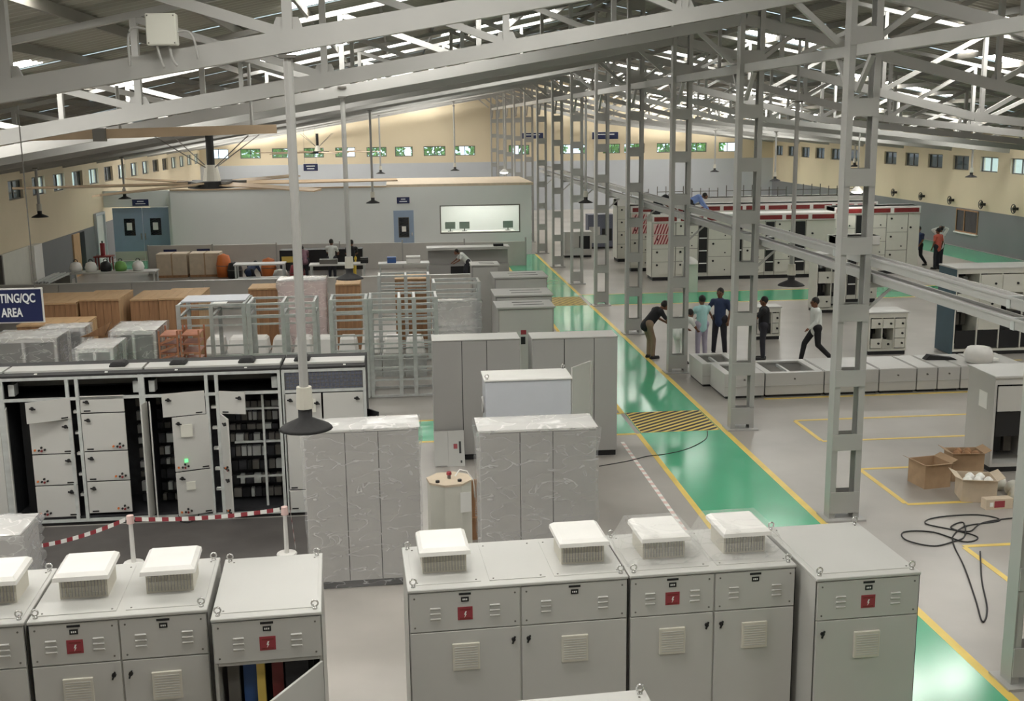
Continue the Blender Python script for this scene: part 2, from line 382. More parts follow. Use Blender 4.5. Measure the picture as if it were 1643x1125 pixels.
for side, sg in (('left', -1), ('right', 1)):
    root = bpy.data.objects.new('ceiling_' + side, None); COL.objects.link(root); struct(root, side + ' slope of the corrugated metal roof', 'ceiling')
    for k, (ya, yb) in enumerate(bays):
        ya = max(ya, Y0 - .2); yb = min(yb, Y1 + .3)
        bi = k - 4
        lo = [] if k < 2 else SKY.get(bi, ADDED_SKY[k % 2])[0 if sg < 0 else 1]
        if k == 2: lo = lo[:1]  # unseen bays behind the camera thinned out to keep cabinet fronts darker
        yc = (ya + yb) / 2 if bi < 1 else yb - .72
        yc = min(max(yc, ya + .7), yb - .7)
        mb = MB()
        def strip(u0, u1, y_a, y_b):
            n = max(2, int(round((y_b - y_a) / .16)) * 2)
            vs = []
            for i in range(n + 1):
                y = y_a + (y_b - y_a) * i / n; dz = .0 if i % 4 in (0, 1) else .04
                for u in (u0, u1):
                    vs.append((XC + sg * u, y, RIDGE - SL * u + dz))
            mb._add(vs, [(2 * i, 2 * i + 1, 2 * i + 3, 2 * i + 2) for i in range(n)], 0)
        strip(0, 20.8, ya, yc - .5); strip(0, 20.8, yc + .5, yb)
        u = 0
        for a, c in lo: strip(u, a, yc - .5, yc + .5); u = c
        strip(u, 20.8, yc - .5, yc + .5)
        mb.build('roof_sheet', 'sheet', root)
        for a, c in lo:
            MB().hexa([(XC + sg * a, yc - .5, RIDGE - SL * a + .01), (XC + sg * c, yc - .5, RIDGE - SL * c + .01), (XC + sg * c, yc + .5, RIDGE - SL * c + .01), (XC + sg * a, yc + .5, RIDGE - SL * a + .01),
                       (XC + sg * a, yc - .5, RIDGE - SL * a + .03), (XC + sg * c, yc - .5, RIDGE - SL * c + .03), (XC + sg * c, yc + .5, RIDGE - SL * c + .03), (XC + sg * a, yc + .5, RIDGE - SL * a + .03)]).build('skylight', 'skylight', root)
    for j in range(16):
        u = .25 + j * 1.34
        o = pbox('purlin', 'purlin', root, XC + sg * u - .03, Y0, RIDGE - SL * u - .17, XC + sg * u + .03, Y1, RIDGE - SL * u - .02)

# ---- columns: two channels laced with batten plates
def make_column():
    t = thing('lattice_column', 'x', 'column', group='grey lattice columns along the aisle')
    H_ = 9.75
    for sx in (-1, 1):
        pmesh(('chan', sx), 'channel', t, (0, 0, 0), lambda mb: (mb.box(sx * .23 - .012, -.11, .03, sx * .23 + .012, .11, H_),
              mb.box(min(sx * .23, sx * .15), -.11, .03, max(sx * .23, sx * .15), -.09, H_), mb.box(min(sx * .23, sx * .15), .09, .03, max(sx * .23, sx * .15), .11, H_)), 'steel')
    z = .12
    k = 0
    while z < 9.4:
        hh = .34 if k == 0 else .26
        for sy in (-1, 1): pbox('batten_plate', 'steel', t, -.235, sy * .118 - .008, z, .235, sy * .118 + .008, z + hh)
        z += 1.02; k += 1
    pbox('base_plate', 'steel', t, -.32, -.22, 0, .32, .22, .03)
    return t
col0 = make_column()
for i, y in enumerate(TY):
    lab = 'grey lattice steel column beside the green aisle, %s from the camera' % nth(i)
    if i == 0: col0.location = (XC + .12, y, 0); col0['label'] = lab
    else: copy_tree(col0, (XC + .12, y, 0), 0, lab)
# longitudinal tie beams at column heads
for i in range(13):
    t = thing('tie_beam', 'grey steel tie beam between the column heads, %s bay from the camera' % nth(i), 'beam', (XC, TY[i], 7.1), 0, 'tie beams along the columns')
    L_ = PITCH
    pbox('beam', 'steel', t, -.06, .2, 0, .06, L_ - .2, .16)
    for s_ in (0, 1):
        pmesh(('knee', s_), 'knee_brace', t, (0, 0, 0), lambda mb: mb.bar((0, .15 if s_ == 0 else L_ - .15, -.5), (0, .65 if s_ == 0 else L_ - .65, .0), .07, .07), 'steel')

# ---- roof trusses
def chord_z(x):
    if x <= XC: return 4.7 + (x - XL) * (8.1 - 4.7) / 20.5
    return 8.1 - (x - XC) * .25 if x < 14.2 else 6.225 - (x - 14.2) * (6.225 - 4.7) / 13.2
def make_truss(sg):
    t = thing('roof_truss', 'x', 'truss', group='roof trusses on the ' + ('left' if sg < 0 else 'right') + ' slope')
    xs = [XC + sg * 20.5 * i / 8 for i in range(9)]
    top = lambda x: roof_z(x) - .215
    pts = [xs[0]] + ([14.2] if sg > 0 else []) + [xs[-1]]
    for a, c in zip(pts[:-1], pts[1:]):
        MB().bar((a, 0, chord_z(a)), (c, 0, chord_z(c)), .13, .2).build('bottom_chord', 'steel', t)
    MB().bar((xs[0], 0, top(xs[0])), (xs[-1], 0, top(xs[-1])), .13, .09).build('top_chord', 'steel', t)
    for i in range(1, 8):
        x = xs[i]
        MB().bar((x, 0, chord_z(x)), (x, 0, top(x)), .11, .09, up=(1, 0, 0)).build('vertical_member', 'steel', t)
        x2 = xs[i + 1]
        MB().bar((x, 0, chord_z(x) + .06), (x2, 0, top(x2) - .04), .09, .1).build('diagonal_member', 'steel', t)
        z = chord_z(x)
        MB().hexa([(x - .2, -.02, z - .02), (x + .2, -.02, z - .02), (x + .2, .02, z - .02), (x - .2, .02, z - .02), (x - .1, -.02, z + .22), (x + .1, -.02, z + .22), (x + .1, .02, z + .22), (x - .1, .02, z + .22)]).build('gusset_plate', 'steel', t)
    x = XC + sg * 1.0
    MB().bar((XC + sg * .25, 0, 7.3), (x, 0, chord_z(x)), .08, .08).build('knee_brace', 'steel', t)
    return t
for sg, sd in ((-1, 'left'), (1, 'right')):
    tr0 = make_truss(sg)
    for i, y in enumerate(TY):
        lab = 'grey steel roof truss on the %s of the columns, %s from the camera' % (sd, nth(i))
        if i == 0: tr0.location = (0, y,   .15 if sg < 0 else 0); tr0['label'] = lab
        else: copy_tree(tr0, (0, y, 0), 0, lab)

# ---- white built-in office at the back left
wrm = bpy.data.objects.new('wall_office', None); COL.objects.link(wrm); struct(wrm, 'white walled office room at the back with a viewing window', 'room')
RY, RH = 54.5, 3.3
b = MB()
for (a, c, z0, z1) in ((-10.6, 1.9, 0, RH), (1.9, 5.75, 0, 1.05), (1.9, 5.75, 2.4, RH), (5.75, 6.3, 0, RH)): b.box(a, RY, z0, c, RY + .15, z1)
b.box(6.15, RY + .15, 0, 6.3, RY + 6.5, RH).box(-13.8, RY + .7, 2.55, -10.6, RY + .85, RH).box(-10.75, RY + .15, 0, -10.6, RY + .85, RH)
b.build('wall_panel', 'wall_white', wrm)
MB().box(-.6, RY + .02, RH, 6.4, RY + 6.5, RH + .12).build('roof_slab', 'card_light', wrm)
MB().box(-10.6, RY - .02, RH, -.6, RY + .2, RH + .07).build('coping', 'tan', wrm)
MB().box(1.5, RY + 3.4, .0, 6.1, RY + 3.5, RH).build('inner_wall', 'wall_white', wrm)
o = bpy.data.objects.new('window_200', None); COL.objects.link(o); struct(o, 'wide green tinted office viewing window', 'window'); o.location = (1.9, RY, 1.05)
for q in ((0, 0, 3.85, .05), (0, 1.3, 3.85, 1.35), (0, .05, .05, 1.3), (3.8, .05, 3.85, 1.3)): pbox('window_frame', 'steel_dark', o, q[0], 0, q[1], q[2], .1, q[3])
pbox('pane', 'glass_green', o, .05, .04, .05, 3.8, .055, 1.3)
ol = thing('office_light', 'lit ceiling panel inside the office behind the window', 'lamp', (3.8, RY + 1.7, RH - .08)); pbox('diffuser', 'lamp_on', ol, -1.2, -.3, 0, 1.2, .3, .03); pbox('light_frame', 'white', ol, -1.25, -.35, .03, 1.25, .35, .07)
# office furniture seen through the window
dk = thing('office_desk', 'long pale desk inside the office window', 'desk', (2.0, RY + 1.2, 0))
pbox('table_top', 'white', dk, 0, 0, .98, 3.6, .7, 1.02)
for x in (.05, 1.8, 3.5): pbox('leg', 'steel_dark', dk, x, .05, 0, x + .05, .6, .98)
for i, (x, nm) in enumerate(((2.45, 'left'), (3.15, 'middle'), (5.3, 'right'))):
    m = thing('monitor', 'small dark monitor on the office desk, %s of three' % nm, 'monitor', (x, RY + 1.5, 1.02), 0, 'office monitors')
    pbox('screen', 'black', m, -.25, 0, .12, .25, .04, .46); pbox('stand', 'black', m, -.03, .01, .02, .03, .05, .12); pbox('foot', 'black', m, -.12, -.06, 0, .12, .1, .02)
# blue door of the office
d = bpy.data.objects.new('door_1', None); COL.objects.link(d); struct(d, 'blue grey office door with a framed glass panel', 'door'); d.location = (-.3, RY - .04, .0)
pbox('door_leaf', 'door_blue', d, 0, 0, 0, .95, .05, 2.2); pbox('vision_panel', 'glass_dark', d, .25, -.012, .95, .7, 0, 1.85)
for q in ((.22, .92, .73, .95), (.22, 1.85, .73, 1.88), (.22, .95, .25, 1.85), (.7, .95, .73, 1.85)): pbox('panel_frame', 'steel_dark', d, q[0], -.02, q[1], q[2], 0, q[3])
pbox('handle', 'chrome', d, .83, -.05, 1.0, .88, 0, 1.15); pbox('notice', 'paper', d, .38, -.016, 1.2, .58, -.012, 1.45)
d = bpy.data.objects.new('door_2', None); COL.objects.link(d); struct(d, 'blue double door in the back left corner', 'door'); d.location = (-13.5, RY + .8, 0)
pbox('door_leaf', 'door_blue', d, .05, 0, .25, 1.4, .06, 2.5); pbox('door_leaf', 'door_blue', d, 1.42, 0, .25, 2.8, .06, 2.5)
pbox('kick_plate', 'vent', d, .05, -.02, .02, 1.4, .05, .45); pbox('kick_plate', 'vent', d, 1.42, -.02, .02, 2.8, .05, .45)
for x in (.55, 1.75):
    pbox('vision_panel', 'glass_dark', d, x, -.02, 1.2, x + .5, 0, 2.0); pbox('notice', 'paper', d, x + .12, -.025, 1.45, x + .36, -.02, 1.8)
for x in (1.3, 1.48): pbox('handle', 'chrome', d, x, -.06, 1.0, x + .04, 0, 1.3)
# doorway in the left wall, a white panel painted in for the daylight beyond
d = bpy.data.objects.new('door_3', None); COL.objects.link(d); struct(d, 'doorway in the left wall, its daylight painted as a white panel', 'door'); d.location = (XL + .02, 53.2, 0)
pbox('door_frame', 'wall_pale', d, 0, 0, 0, .12, .12, 2.4); pbox('door_frame', 'wall_pale', d, 0, 1.48, 0, .12, 1.6, 2.4); pbox('door_frame', 'wall_pale', d, 0, .12, 2.28, .12, 1.48, 2.4)
pbox('daylight_panel', 'paper', d, 0, .12, 0, .03, 1.48, 2.28)
d = bpy.data.objects.new('door_4', None); COL.objects.link(d); struct(d, 'left wall gateway with white and brown jambs', 'door'); d.location = (XL + .02, 40.4, 0)
pbox('door_frame', 'white', d, 0, 3.2, 0, .25, 4.2, 1.95); pbox('door_leaf', 'cream', d, 0, .1, 0, .05, 3.2, 1.95); pbox('door_frame', 'steel_dark', d, 0, 0, 0, .14, .12, 1.95)
d = bpy.data.objects.new('door_5', None); COL.objects.link(d); struct(d, 'brown wooden door in the left wall', 'door'); d.location = (XL + .02, 49.5, 0)
pbox('door_leaf', 'wood_top', d, 0, 0, 0, .06, 1.0, 1.8); pbox('door_leaf', 'black', d, 0, 1.05, 0, .05, 1.8, 1.8)
# window in the right wall dado
o = bpy.data.objects.new('window_201', None); COL.objects.link(o); struct(o, 'brown framed window low in the grey right wall', 'window'); o.location = (XR - .03, 51.8, .72)
pbox('pane', 'glass_dark', o, 0, .06, .06, .01, 2.1, 1.05)
for q in ((0, 0, 2.16, .06), (0, 1.05, 2.16, 1.11), (0, .06, .06, 1.05), (2.1, .06, 2.16, 1.05), (1.3, .06, 1.36, 1.05)): pbox('window_frame', 'wood', o, -.03, q[0], q[1], .02, q[2], q[3])
pbox('window_sill', 'white', o, -.1, -.05, -.06, .02, 2.2, 0)

# ---- trees outside behind the far wall
def make_tree(seed):
    rnd = random.Random(seed)
    t = thing('tree', 'x', 'tree', group='trees beyond the far wall')
    MB().cyl((0, 0, -.25), (.1, 0, 3.4), .16, .09, 8).build('trunk', 'bark', t)
    mb = MB()
    for i in range(900):
        v = Vector((rnd.gauss(0, 1), rnd.gauss(0, 1), rnd.gauss(0, .8))).normalized() * rnd.uniform(.6, 1.0)
        p = Vector((v.x * 2.0, v.y * 1.8, 4.3 + v.z * 1.9)); a = Vector((rnd.uniform(-1, 1), rnd.uniform(-1, 1), rnd.uniform(-1, 1))).normalized() * .22
        bb = a.cross(Vector((rnd.uniform(-1, 1), rnd.uniform(-1, 1), rnd.uniform(-1, 1)))).normalized() * .12
        mb.face([p - a, p + bb, p + a, p - bb])
    o = mb.build('foliage', 'leaf', t); o['kind'] = 'stuff'
    return t
tr = make_tree(3)
for i in range(9):
    lab = 'green tree outside the far windows, %s from the left' % ('first' if i == 0 else nth(i))
    loc = (-10 + i * 4.3, 88 + (i % 3) * 1.6, 0)
    if i == 0: tr.location = loc; tr['label'] = lab
    else: copy_tree(tr, loc, i * 1.3, lab)

# ================================================================ FOREGROUND DRIVE CABINETS
def hood(parent, x, y, z, wrapped=False):
    """roof ventilation hood: louvred box under a wide chamfered lid"""
    g = pmesh('hoodbox', 'vent_box', parent, (x, y, z), lambda mb: mb.box(-.205, -.2, 0, .205, .2, .2), 'vent')
    for i in range(14):
        pmesh('hoodslat', 'vent_slat', g, (-.182 + i * .028, -.204, .095), lambda mb: mb.box(-.004, -.008, -.075, .004, .004, .075), 'cab_grey')
    for i in range(3):
        pmesh('hoodslat2', 'vent_slat', g, (0, -.202, .05 + i * .05), lambda mb: mb.box(-.195, -.006, -.004, .195, .003, .004), 'vent')
    pmesh('hoodlid', 'vent_lid', parent, (x, y, z + .2), lambda mb: (mb.hexa([(-.24, -.3, 0), (.24, -.3, 0), (.24, .27, 0), (-.24, .27, 0), (-.235, -.29, .035), (.235, -.29, .035), (.235, .265, .035), (-.235, .265, .035)]),
          mb.hexa([(-.235, -.29, .035), (.235, -.29, .035), (.235, .265, .035), (-.235, .265, .035), (-.2, -.24, .06), (.2, -.24, .06), (.2, .24, .06), (-.2, .24, .06)])), 'white')
    if wrapped:
        pmesh('hoodfilm', 'plastic_film', parent, (x, y, z), lambda mb: mb.hexa([(-.4, -.36, .004), (.4, -.36, .004), (.4, .36, .004), (-.4, .36, .004), (-.27, -.33, .27), (.27, -.33, .27), (.27, .3, .27), (-.27, .3, .27)]), 'wrap_clear')
def eyebolt(parent, x, y, z):
    pmesh('eyebolt', 'eyebolt', parent, (x, y, z), lambda mb: (mb.cyl((0, 0, 0), (0, 0, .02), .022, .018, 8), mb.torus((0, 0, .05), .028, .008, 10, 5)), 'chrome', smooth=True)
def front_bits(parent, w, h, red, small=True):
    """strip panel fittings: louvres, plates, warning sign, screws; parent is the strip panel centred on its own origin"""
    for sx in (-1, 1):
        for k in range(3):
            pmesh('louvre', 'louvre', parent, (sx * w * .27, -.012, .035 - k * .05), lambda mb: mb.hexa([(-.05, -.004, -.012), (.05, -.004, -.012), (.05, .004, -.012), (-.05, .004, -.012), (-.045, -.012, .002), (.045, -.012, .002), (.045, .004, .01), (-.045, .004, .01)]), 'cab')
        for sz in (-1, 1):
            pmesh('screw', 'screw', parent, (sx * (w / 2 - .045), -.011, sz * (h / 2 - .045)), lambda mb: mb.cyl((0, .002, 0), (0, -.003, 0), .009, .009, 8), 'steel_dark')
    pbox('name_plate', 'black', parent, -.055, -.014, h / 2 - .035, .055, -.008, h / 2 - .015)
    n = pbox('number_plate', 'black', parent, -.035, -.014, h / 2 - .1, .035, -.008, h / 2 - .055)
    for k in range(3): pbox('plate_mark', 'paper', n, -.022 + k * .016, -.0045, -.008, -.012 + k * .016, -.003, .008)
    if red:
        s = pbox('warning_sign', 'red', parent, -.068, -.014, -.09, .068, -.008, .035)
        pbox('warning_text', 'darkred', s, -.05, -.0045, .03, .05, -.003, .045); pbox('warning_text', 'darkred', s, -.05, -.0045, -.055, .05, -.003, -.04)
        pmesh('bolt_mark', 'bolt_mark', s, (0, -.0045, -.01), lambda mb: mb._add([(0, 0, .03), (.015, 0, .03), (.004, 0, .004), (.014, 0, .004), (-.008, 0, -.032), (-.001, 0, -.002), (-.01, 0, -.002)], [(0, 1, 2, 5, 6), (2, 3, 4, 5)], 0), 'paper')
def drive_cabinet(label, loc, rz, doors, tops, depth, h=2.1, open_door=None, group='grey drive cabinets in the foreground'):
    t = thing('electrical_cabinet', label, 'cabinet', loc, rz, group)
    W = sum(d['w'] for d in doors)
    body = MB()
    if open_door is None:
        body.box(0, .02, .1, W, depth, h - .03)
    else:
        body.box(0, .02, .1, .03, depth, h - .03).box(W - .03, .02, .1, W, depth, h - .03).box(.03, depth - .03, .1, W - .03, depth, h - .03).box(.03, .02, h - .45, W - .03, depth - .03, h - .03).box(.03, .02, .1, W - .03, depth - .03, .16)
    body.build('body', 'cab_side', t, bevel=.006)
    pbox('plinth', 'black', t, .02, .05, 0, W - .02, depth - .03, .1)
    pbox('roof_rim', 'cab', t, -.005, -.005, h - .03, W + .005, depth + .005, h, .006)
    pbox('gasket', 'black', t, -.003, .012, .1, .0, .022, h - .03); pbox('gasket', 'black', t, W, .012, .1, W + .003, .022, h - .03)
    x = 0
    SH = .37
    for i, d in enumerate(doors):
        w_ = d['w']
        s = pbox('top_panel', 'cab', t, x + .008, 0, h - .04 - SH, x + w_ - .008, .02, h - .04, .004)
        front_bits(s, w_ - .016, SH, d.get('red'))
        if open_door == i:
            dl = put(MB().box(-(w_ - .04), -.025, 0, 0, 0, h - .57).mesh('door', 'cab'), 'door', t, (x + w_ - .02, 0, .12), math.radians(58), .004)
            pbox('filter_vent', 'vent', dl, -.55, .0, h - .95, -.3, .02, h - .72); pbox('lock_bar', 'chrome', dl, -(w_ - .07), 0, .15, -(w_ - .09), .02, h - .7)
            for k, (m, ww) in enumerate((('steel_dark', .1), ('blue', .12), ('yellow', .07), ('darkred', .1), ('dark_inside', .2), ('black', .12))):
                pbox('cable_bundle', m, t, x + .08 + k * .125, .25 + (k % 2) * .1, .3, x + .08 + k * .125 + ww, .34 + (k % 2) * .1, h - .5)
            pbox('mounting_plate', 'dark_inside', t, x + .05, depth - .2, .2, x + w_ - .05, depth - .17, h - .48)
            pbox('duct', 'steel_dark', t, x + .06, .4, .9, x + w_ - .06, .5, 1.0)
        else:
            dl = pbox('door', 'cab', t, x + .008, 0, .12, x + w_ - .008, .022, h - .05 - SH, .004)
            hd = (h - .05 - SH - .12) / 2
            v = pbox('filter_vent', 'vent', dl, -.125, -.035, hd - .38, .125, -.01, hd - .12, .004)
            for k in range(9): pbox('vent_slat', 'cab', v, -.105, -.016, -.1 + k * .024, .105, -.01, -.092 + k * .024)
            kx = (w_ / 2 - .07) * (1 if d.get('latch', 1) > 0 else -1)
            pmesh('latch', 'latch', dl, (kx, -.012, hd - .12), lambda mb: (mb.cyl((0, .002, 0), (0, -.018, 0), .02, .018, 10), mb.bar((-.012, -.022, -.035), (.012, -.022, .035), .014, .014)), 'black')
        x += w_
    x = 0
    for w_, kind in tops:
        p = pbox('roof_plate', 'cab', t, x + .05, .1, h, x + w_ - .03, depth - .08, h + .006)
        for sx in (-1, 1):
            for sy in (-1, 1):
                pmesh('screw_top', 'screw', p, (sx * (w_ / 2 - .08), sy * (depth / 2 - .13), .003), lambda mb: mb.cyl((0, 0, 0), (0, 0, .004), .009, .009, 8), 'steel_dark')
        if kind: hood(t, x + w_ / 2 + .01, depth * .52, h + .006, kind == 2)
        x += w_
    for ex in (.05, W - .05):
        for ey in (.07, depth - .07): eyebolt(t, ex, ey, h)
    return t
RL = .055
drive_cabinet('grey cabinet with two roof hoods and closed doors, left of the open cabinet', (-3.25, 9.36, 0), RL, [dict(w=.74, red=1), dict(w=.74, latch=-1)], [(.74, 1), (.74, 1)], 1.22)
drive_cabinet('grey roof hood cabinet cut off by the lower left photo edge', (-4.76, 9.28, 0), RL, [dict(w=.74), dict(w=.74, red=1, latch=-1)], [(.74, 1), (.74, 1)], 1.22)
drive_cabinet('grey cabinet with its front door swung open showing coloured cables', (-1.70, 9.22, 0), RL, [dict(w=.92, red=1)], [(.92, 0)], 1.38, open_door=0)
RR = .045
drive_cabinet('wide grey cabinet with two hoods flanking a plain roof plate', (-.03, 9.62, 0), RR, [dict(w=1.02, red=1), dict(w=1.0, latch=-1)], [(.7, 1), (.6, 0), (.72, 1)], 1.08)
drive_cabinet('grey cabinet with film-covered roof hoods, between the wide and end cabinets', (2.01, 9.71, 0), RR, [dict(w=.81, red=1), dict(w=.79, latch=-1)], [(.81, 2), (.79, 2)], 1.06)
drive_cabinet('grey single door cabinet with plain flat roof at the row end by green aisle', (3.68, 9.42, 0), RR, [dict(w=1.0, red=1, latch=-1)], [(1.0, 0)], 1.36)
drive_cabinet('grey cabinet whose roof corner just shows at the bottom photo edge', (.15, 6.45, 0), .06, [dict(w=.8), dict(w=.8, latch=-1)], [(.8, 0), (.8, 0)], 1.05)

# ================================================================ PLAIN AND WRAPPED CABINETS
def wrap_shell(parent, w, d, h, mats, seed, bulge=.03, name='plastic_wrap'):
    """shrink film: a wrinkled skin over the sides and the top"""
    rnd = random.Random(seed)
    mb = MB(); n = 9; nz = 16
    per = [(w * i / n, 0) for i in range(n)] + [(w, d * i / 5) for i in range(5)] + [(w - w * i / n, d) for i in range(n)] + [(0, d - d * i / 5) for i in range(5)]
    P = len(per); vs = []
    for k in range(nz + 1):
        z = .02 + (h - .02) * k / nz
        for (x, y) in per:
            ox = (x - w / 2) / (w / 2); oy = (y - d / 2) / (d / 2)
            a = .012 + bulge * rnd.random() + (.02 if k >= nz - 1 else 0)
            if k < nz // 3: a *= .6
            sx = a * (1 if ox > .98 else (-1 if ox < -.98 else 0)); sy = a * (1 if oy > .98 else (-1 if oy < -.98 else 0))
            vs.append((x + sx, y + sy, z + rnd.uniform(-.01, .01) + (.02 if k == nz else 0)))
    fs = [(k * P + i, k * P + (i + 1) % P, (k + 1) * P + (i + 1) % P, (k + 1) * P + i) for k in range(nz) for i in range(P)]
    mb._add(vs, fs, 0)
    # top skin
    gx, gy = 10, 5; base = len(mb.v); tv = []
    for j in range(gy + 1):
        for i in range(gx + 1):
            e = i in (0, gx) or j in (0, gy)
            tv.append((-.02 + (w + .04) * i / gx, -.02 + (d + .04) * j / gy, h + .02 + (0 if e else rnd.uniform(.005, .035))))
    mb._add(tv, [(j * (gx + 1) + i, j * (gx + 1) + i + 1, (j + 1) * (gx + 1) + i + 1, (j + 1) * (gx + 1) + i) for j in range(gy) for i in range(gx)], 1)
    return mb.build(name, mats, parent, smooth=True)
def panel_cabinet(label, loc, rz, widths, depth, h, m='cab_grey', wrap=None, group=None, seed=1, name='panel_cabinet'):
    t = thing(name, label, 'cabinet', loc, rz, group)
    W = sum(widths)
    pbox('plinth', 'black', t, .02, .03, 0, W - .02, depth - .02, .1)
    pbox('body', m, t, 0, .02, .1, W, depth, h - .02, .006)
    pbox('roof_plate', 'cab', t, -.004, 0, h - .02, W + .004, depth + .004, h, .004)
    x = 0
    for w_ in widths:
        pbox('panel', m, t, x + .006, 0, .11, x + w_ - .006, .02, h - .03, .003); x += w_
        if x < W - .01: pbox('joint', 'black', t, x - .007, .012, .11, x + .007, .0205, h - .03)
    if wrap: wrap_shell(t, W, depth, h, wrap, seed)
    return t
panel_cabinet('three-panel grey cabinet in shrink wrap, left of the octagonal console', (-1.36, 14.72, 0), .03, [.54, .44, .54], .62, 2.22, wrap=('wrap', 'wrap_top'), group='shrink-wrapped tall cabinets', seed=2)
panel_cabinet('three-panel grey cabinet in shrink wrap, right of the octagonal console', (.95, 14.42, 0), .0, [.54, .44, .58], .68, 2.22, wrap=('wrap', 'wrap_top'), group='shrink-wrapped tall cabinets', seed=5)
panel_cabinet('tall unwrapped grey three-panel cabinet behind the console, panels leaning on it', (.52, 20.55, 0), 0, [.54, .46, .62], .62, 2.3, group='tall grey cabinets beside the hazard strip')
tc = panel_cabinet('tall unwrapped grey three-panel cabinet at the aisle hazard strip', (2.36, 20.48, 0), 0, [.6, .56, .44], .62, 2.3, group='tall grey cabinets beside the hazard strip')
dl = put(MB().box(-.02, -.5, 0, 0, 0, 2.15).mesh('side_door', 'cab_grey'), 'side_door', tc, (0, .62, .1), math.radians(62), .003)
pbox('door_handle', 'black', dl, -.07, -.42, 1.85, -.02, -.36, 2.0); pbox('cable_plug', 'darkred', dl, -.09, -.36, 1.78, -.02, -.3, 1.86)
# bluish cabinet with a raised leaf in front of the tall pair
bc = thing('smooth_cabinet', 'smooth pale blue-grey cabinet with a door ajar before the tall cabinets', 'cabinet', (1.27, 17.6, 0), 0)
pbox('plinth', 'black', bc, .02, .03, 0, 1.36, .66, .1); pbox('body', 'cab_blue', bc, 0, 0, .1, 1.38, .68, 2.17, .008); pbox('roof_plate', 'white', bc, -.02, -.02, 2.17, 1.4, .7, 2.2, .006)
dl = put(MB().box(0, 0, 0, .62, .025, 2.2).mesh('door', 'cab'), 'door', bc, (1.405, .02, .15), math.radians(52), .004)
pbox('door_lip', 'cab', dl, .58, -.03, 0, .62, 0, 2.2)
eyebolt(bc, .03, .03, 2.2); eyebolt(bc, 1.34, .66, 2.2)
lb = pmesh('bl_label', 'cable_loop', bc, (-.03, .2, 1.75), lambda mb: mb.torus((0, 0, 0), .12, .02, 14, 6, 'x'), 'cab_grey', smooth=True)
# loose panels leaning on the tall cabinet
for (x, w_, nm, red) in ((.5, .26, 'plain loose grey panel leaning beside the tall cabinet base', 0), (.76, .3, 'loose grey panel with red label and black strip leaning on tall cabinet', 1)):
    t = thing('loose_panel', nm, 'panel', (x, 20.16, 0), 0, 'loose panels on the floor')
    o = MB().hexa([(0, 0, .0), (w_, 0, .0), (w_, .03, .0), (0, .03, .0), (0, .3, .6), (w_, .3, .6), (w_, .33, .6), (0, .33, .6)]).build('sheet', 'cab_side', t, bevel=.004)
    if red:
        for (a, c, z0, z1, m) in ((.1, .17, .3, .38, 'red'), (.2, .24, .22, .42, 'black'), (.22, .25, .06, .1, 'black')):
            MB().hexa([(a, z0 * .5 - .008, z0), (c, z0 * .5 - .008, z0), (c, z0 * .5, z0), (a, z0 * .5, z0), (a, z1 * .5 - .008, z1), (c, z1 * .5 - .008, z1), (c, z1 * .5, z1), (a, z1 * .5, z1)]).build('label_mark', m, t)
    else: MB().bar((.03, -.012, .02), (.23, -.012, .02), .006, .02).build('edge_fold', 'cab_grey', t)
# octagonal console with a red beacon
t = thing('octagonal_console', 'octagonal cream console with red button and paper sheet between wrapped cabinets', 'console', (.6, 15.98, 0), .15)
def octa(r, z0, z1, mb): 
    return mb.cyl((0, 0, z0), (0, 0, z1), r, r, 8)
octa(.33, .05, 1.08, MB()).build('body', 'cream', t, rz=PI / 8, bevel=.004); octa(.30, 0, .05, MB()).build('plinth', 'black', t, rz=PI / 8); octa(.34, 1.08, 1.11, MB()).build('top_plate', 'card_light', t, rz=PI / 8)
MB().cyl((0, 0, 1.11), (0, 0, 1.17), .025).build('button_stem', 'steel_dark', t); MB().cyl((0, 0, 1.17), (0, 0, 1.21), .04, .035).build('red_button', 'red', t)
MB().tube([(.1, .05, 1.12), (.18, .1, 1.2), (.28, .05, 1.18), (.36, -.02, 1.05), (.37, -.05, .8)], .01).build('cable', 'white', t, smooth=True)
pbox('paper_sheet', 'paper', t, .1, -.318, .68, .26, -.312, .98)
MB().cyl((-.2, -.15, 1.11), (-.2, -.15, 1.14), .03).build('socket', 'black', t); MB().cyl((.12, -.18, 1.11), (.12, -.18, 1.14), .03).build('socket', 'black', t)
t = thing('timber_plank', 'brown timber board standing behind the octagonal console', 'plank', (.93, 16.35, 0)); pbox('board', 'wood', t, 0, 0, 0, .16, .04, .95); pbox('cleat', 'wood', t, .02, -.03, .3, .14, 0, .36)

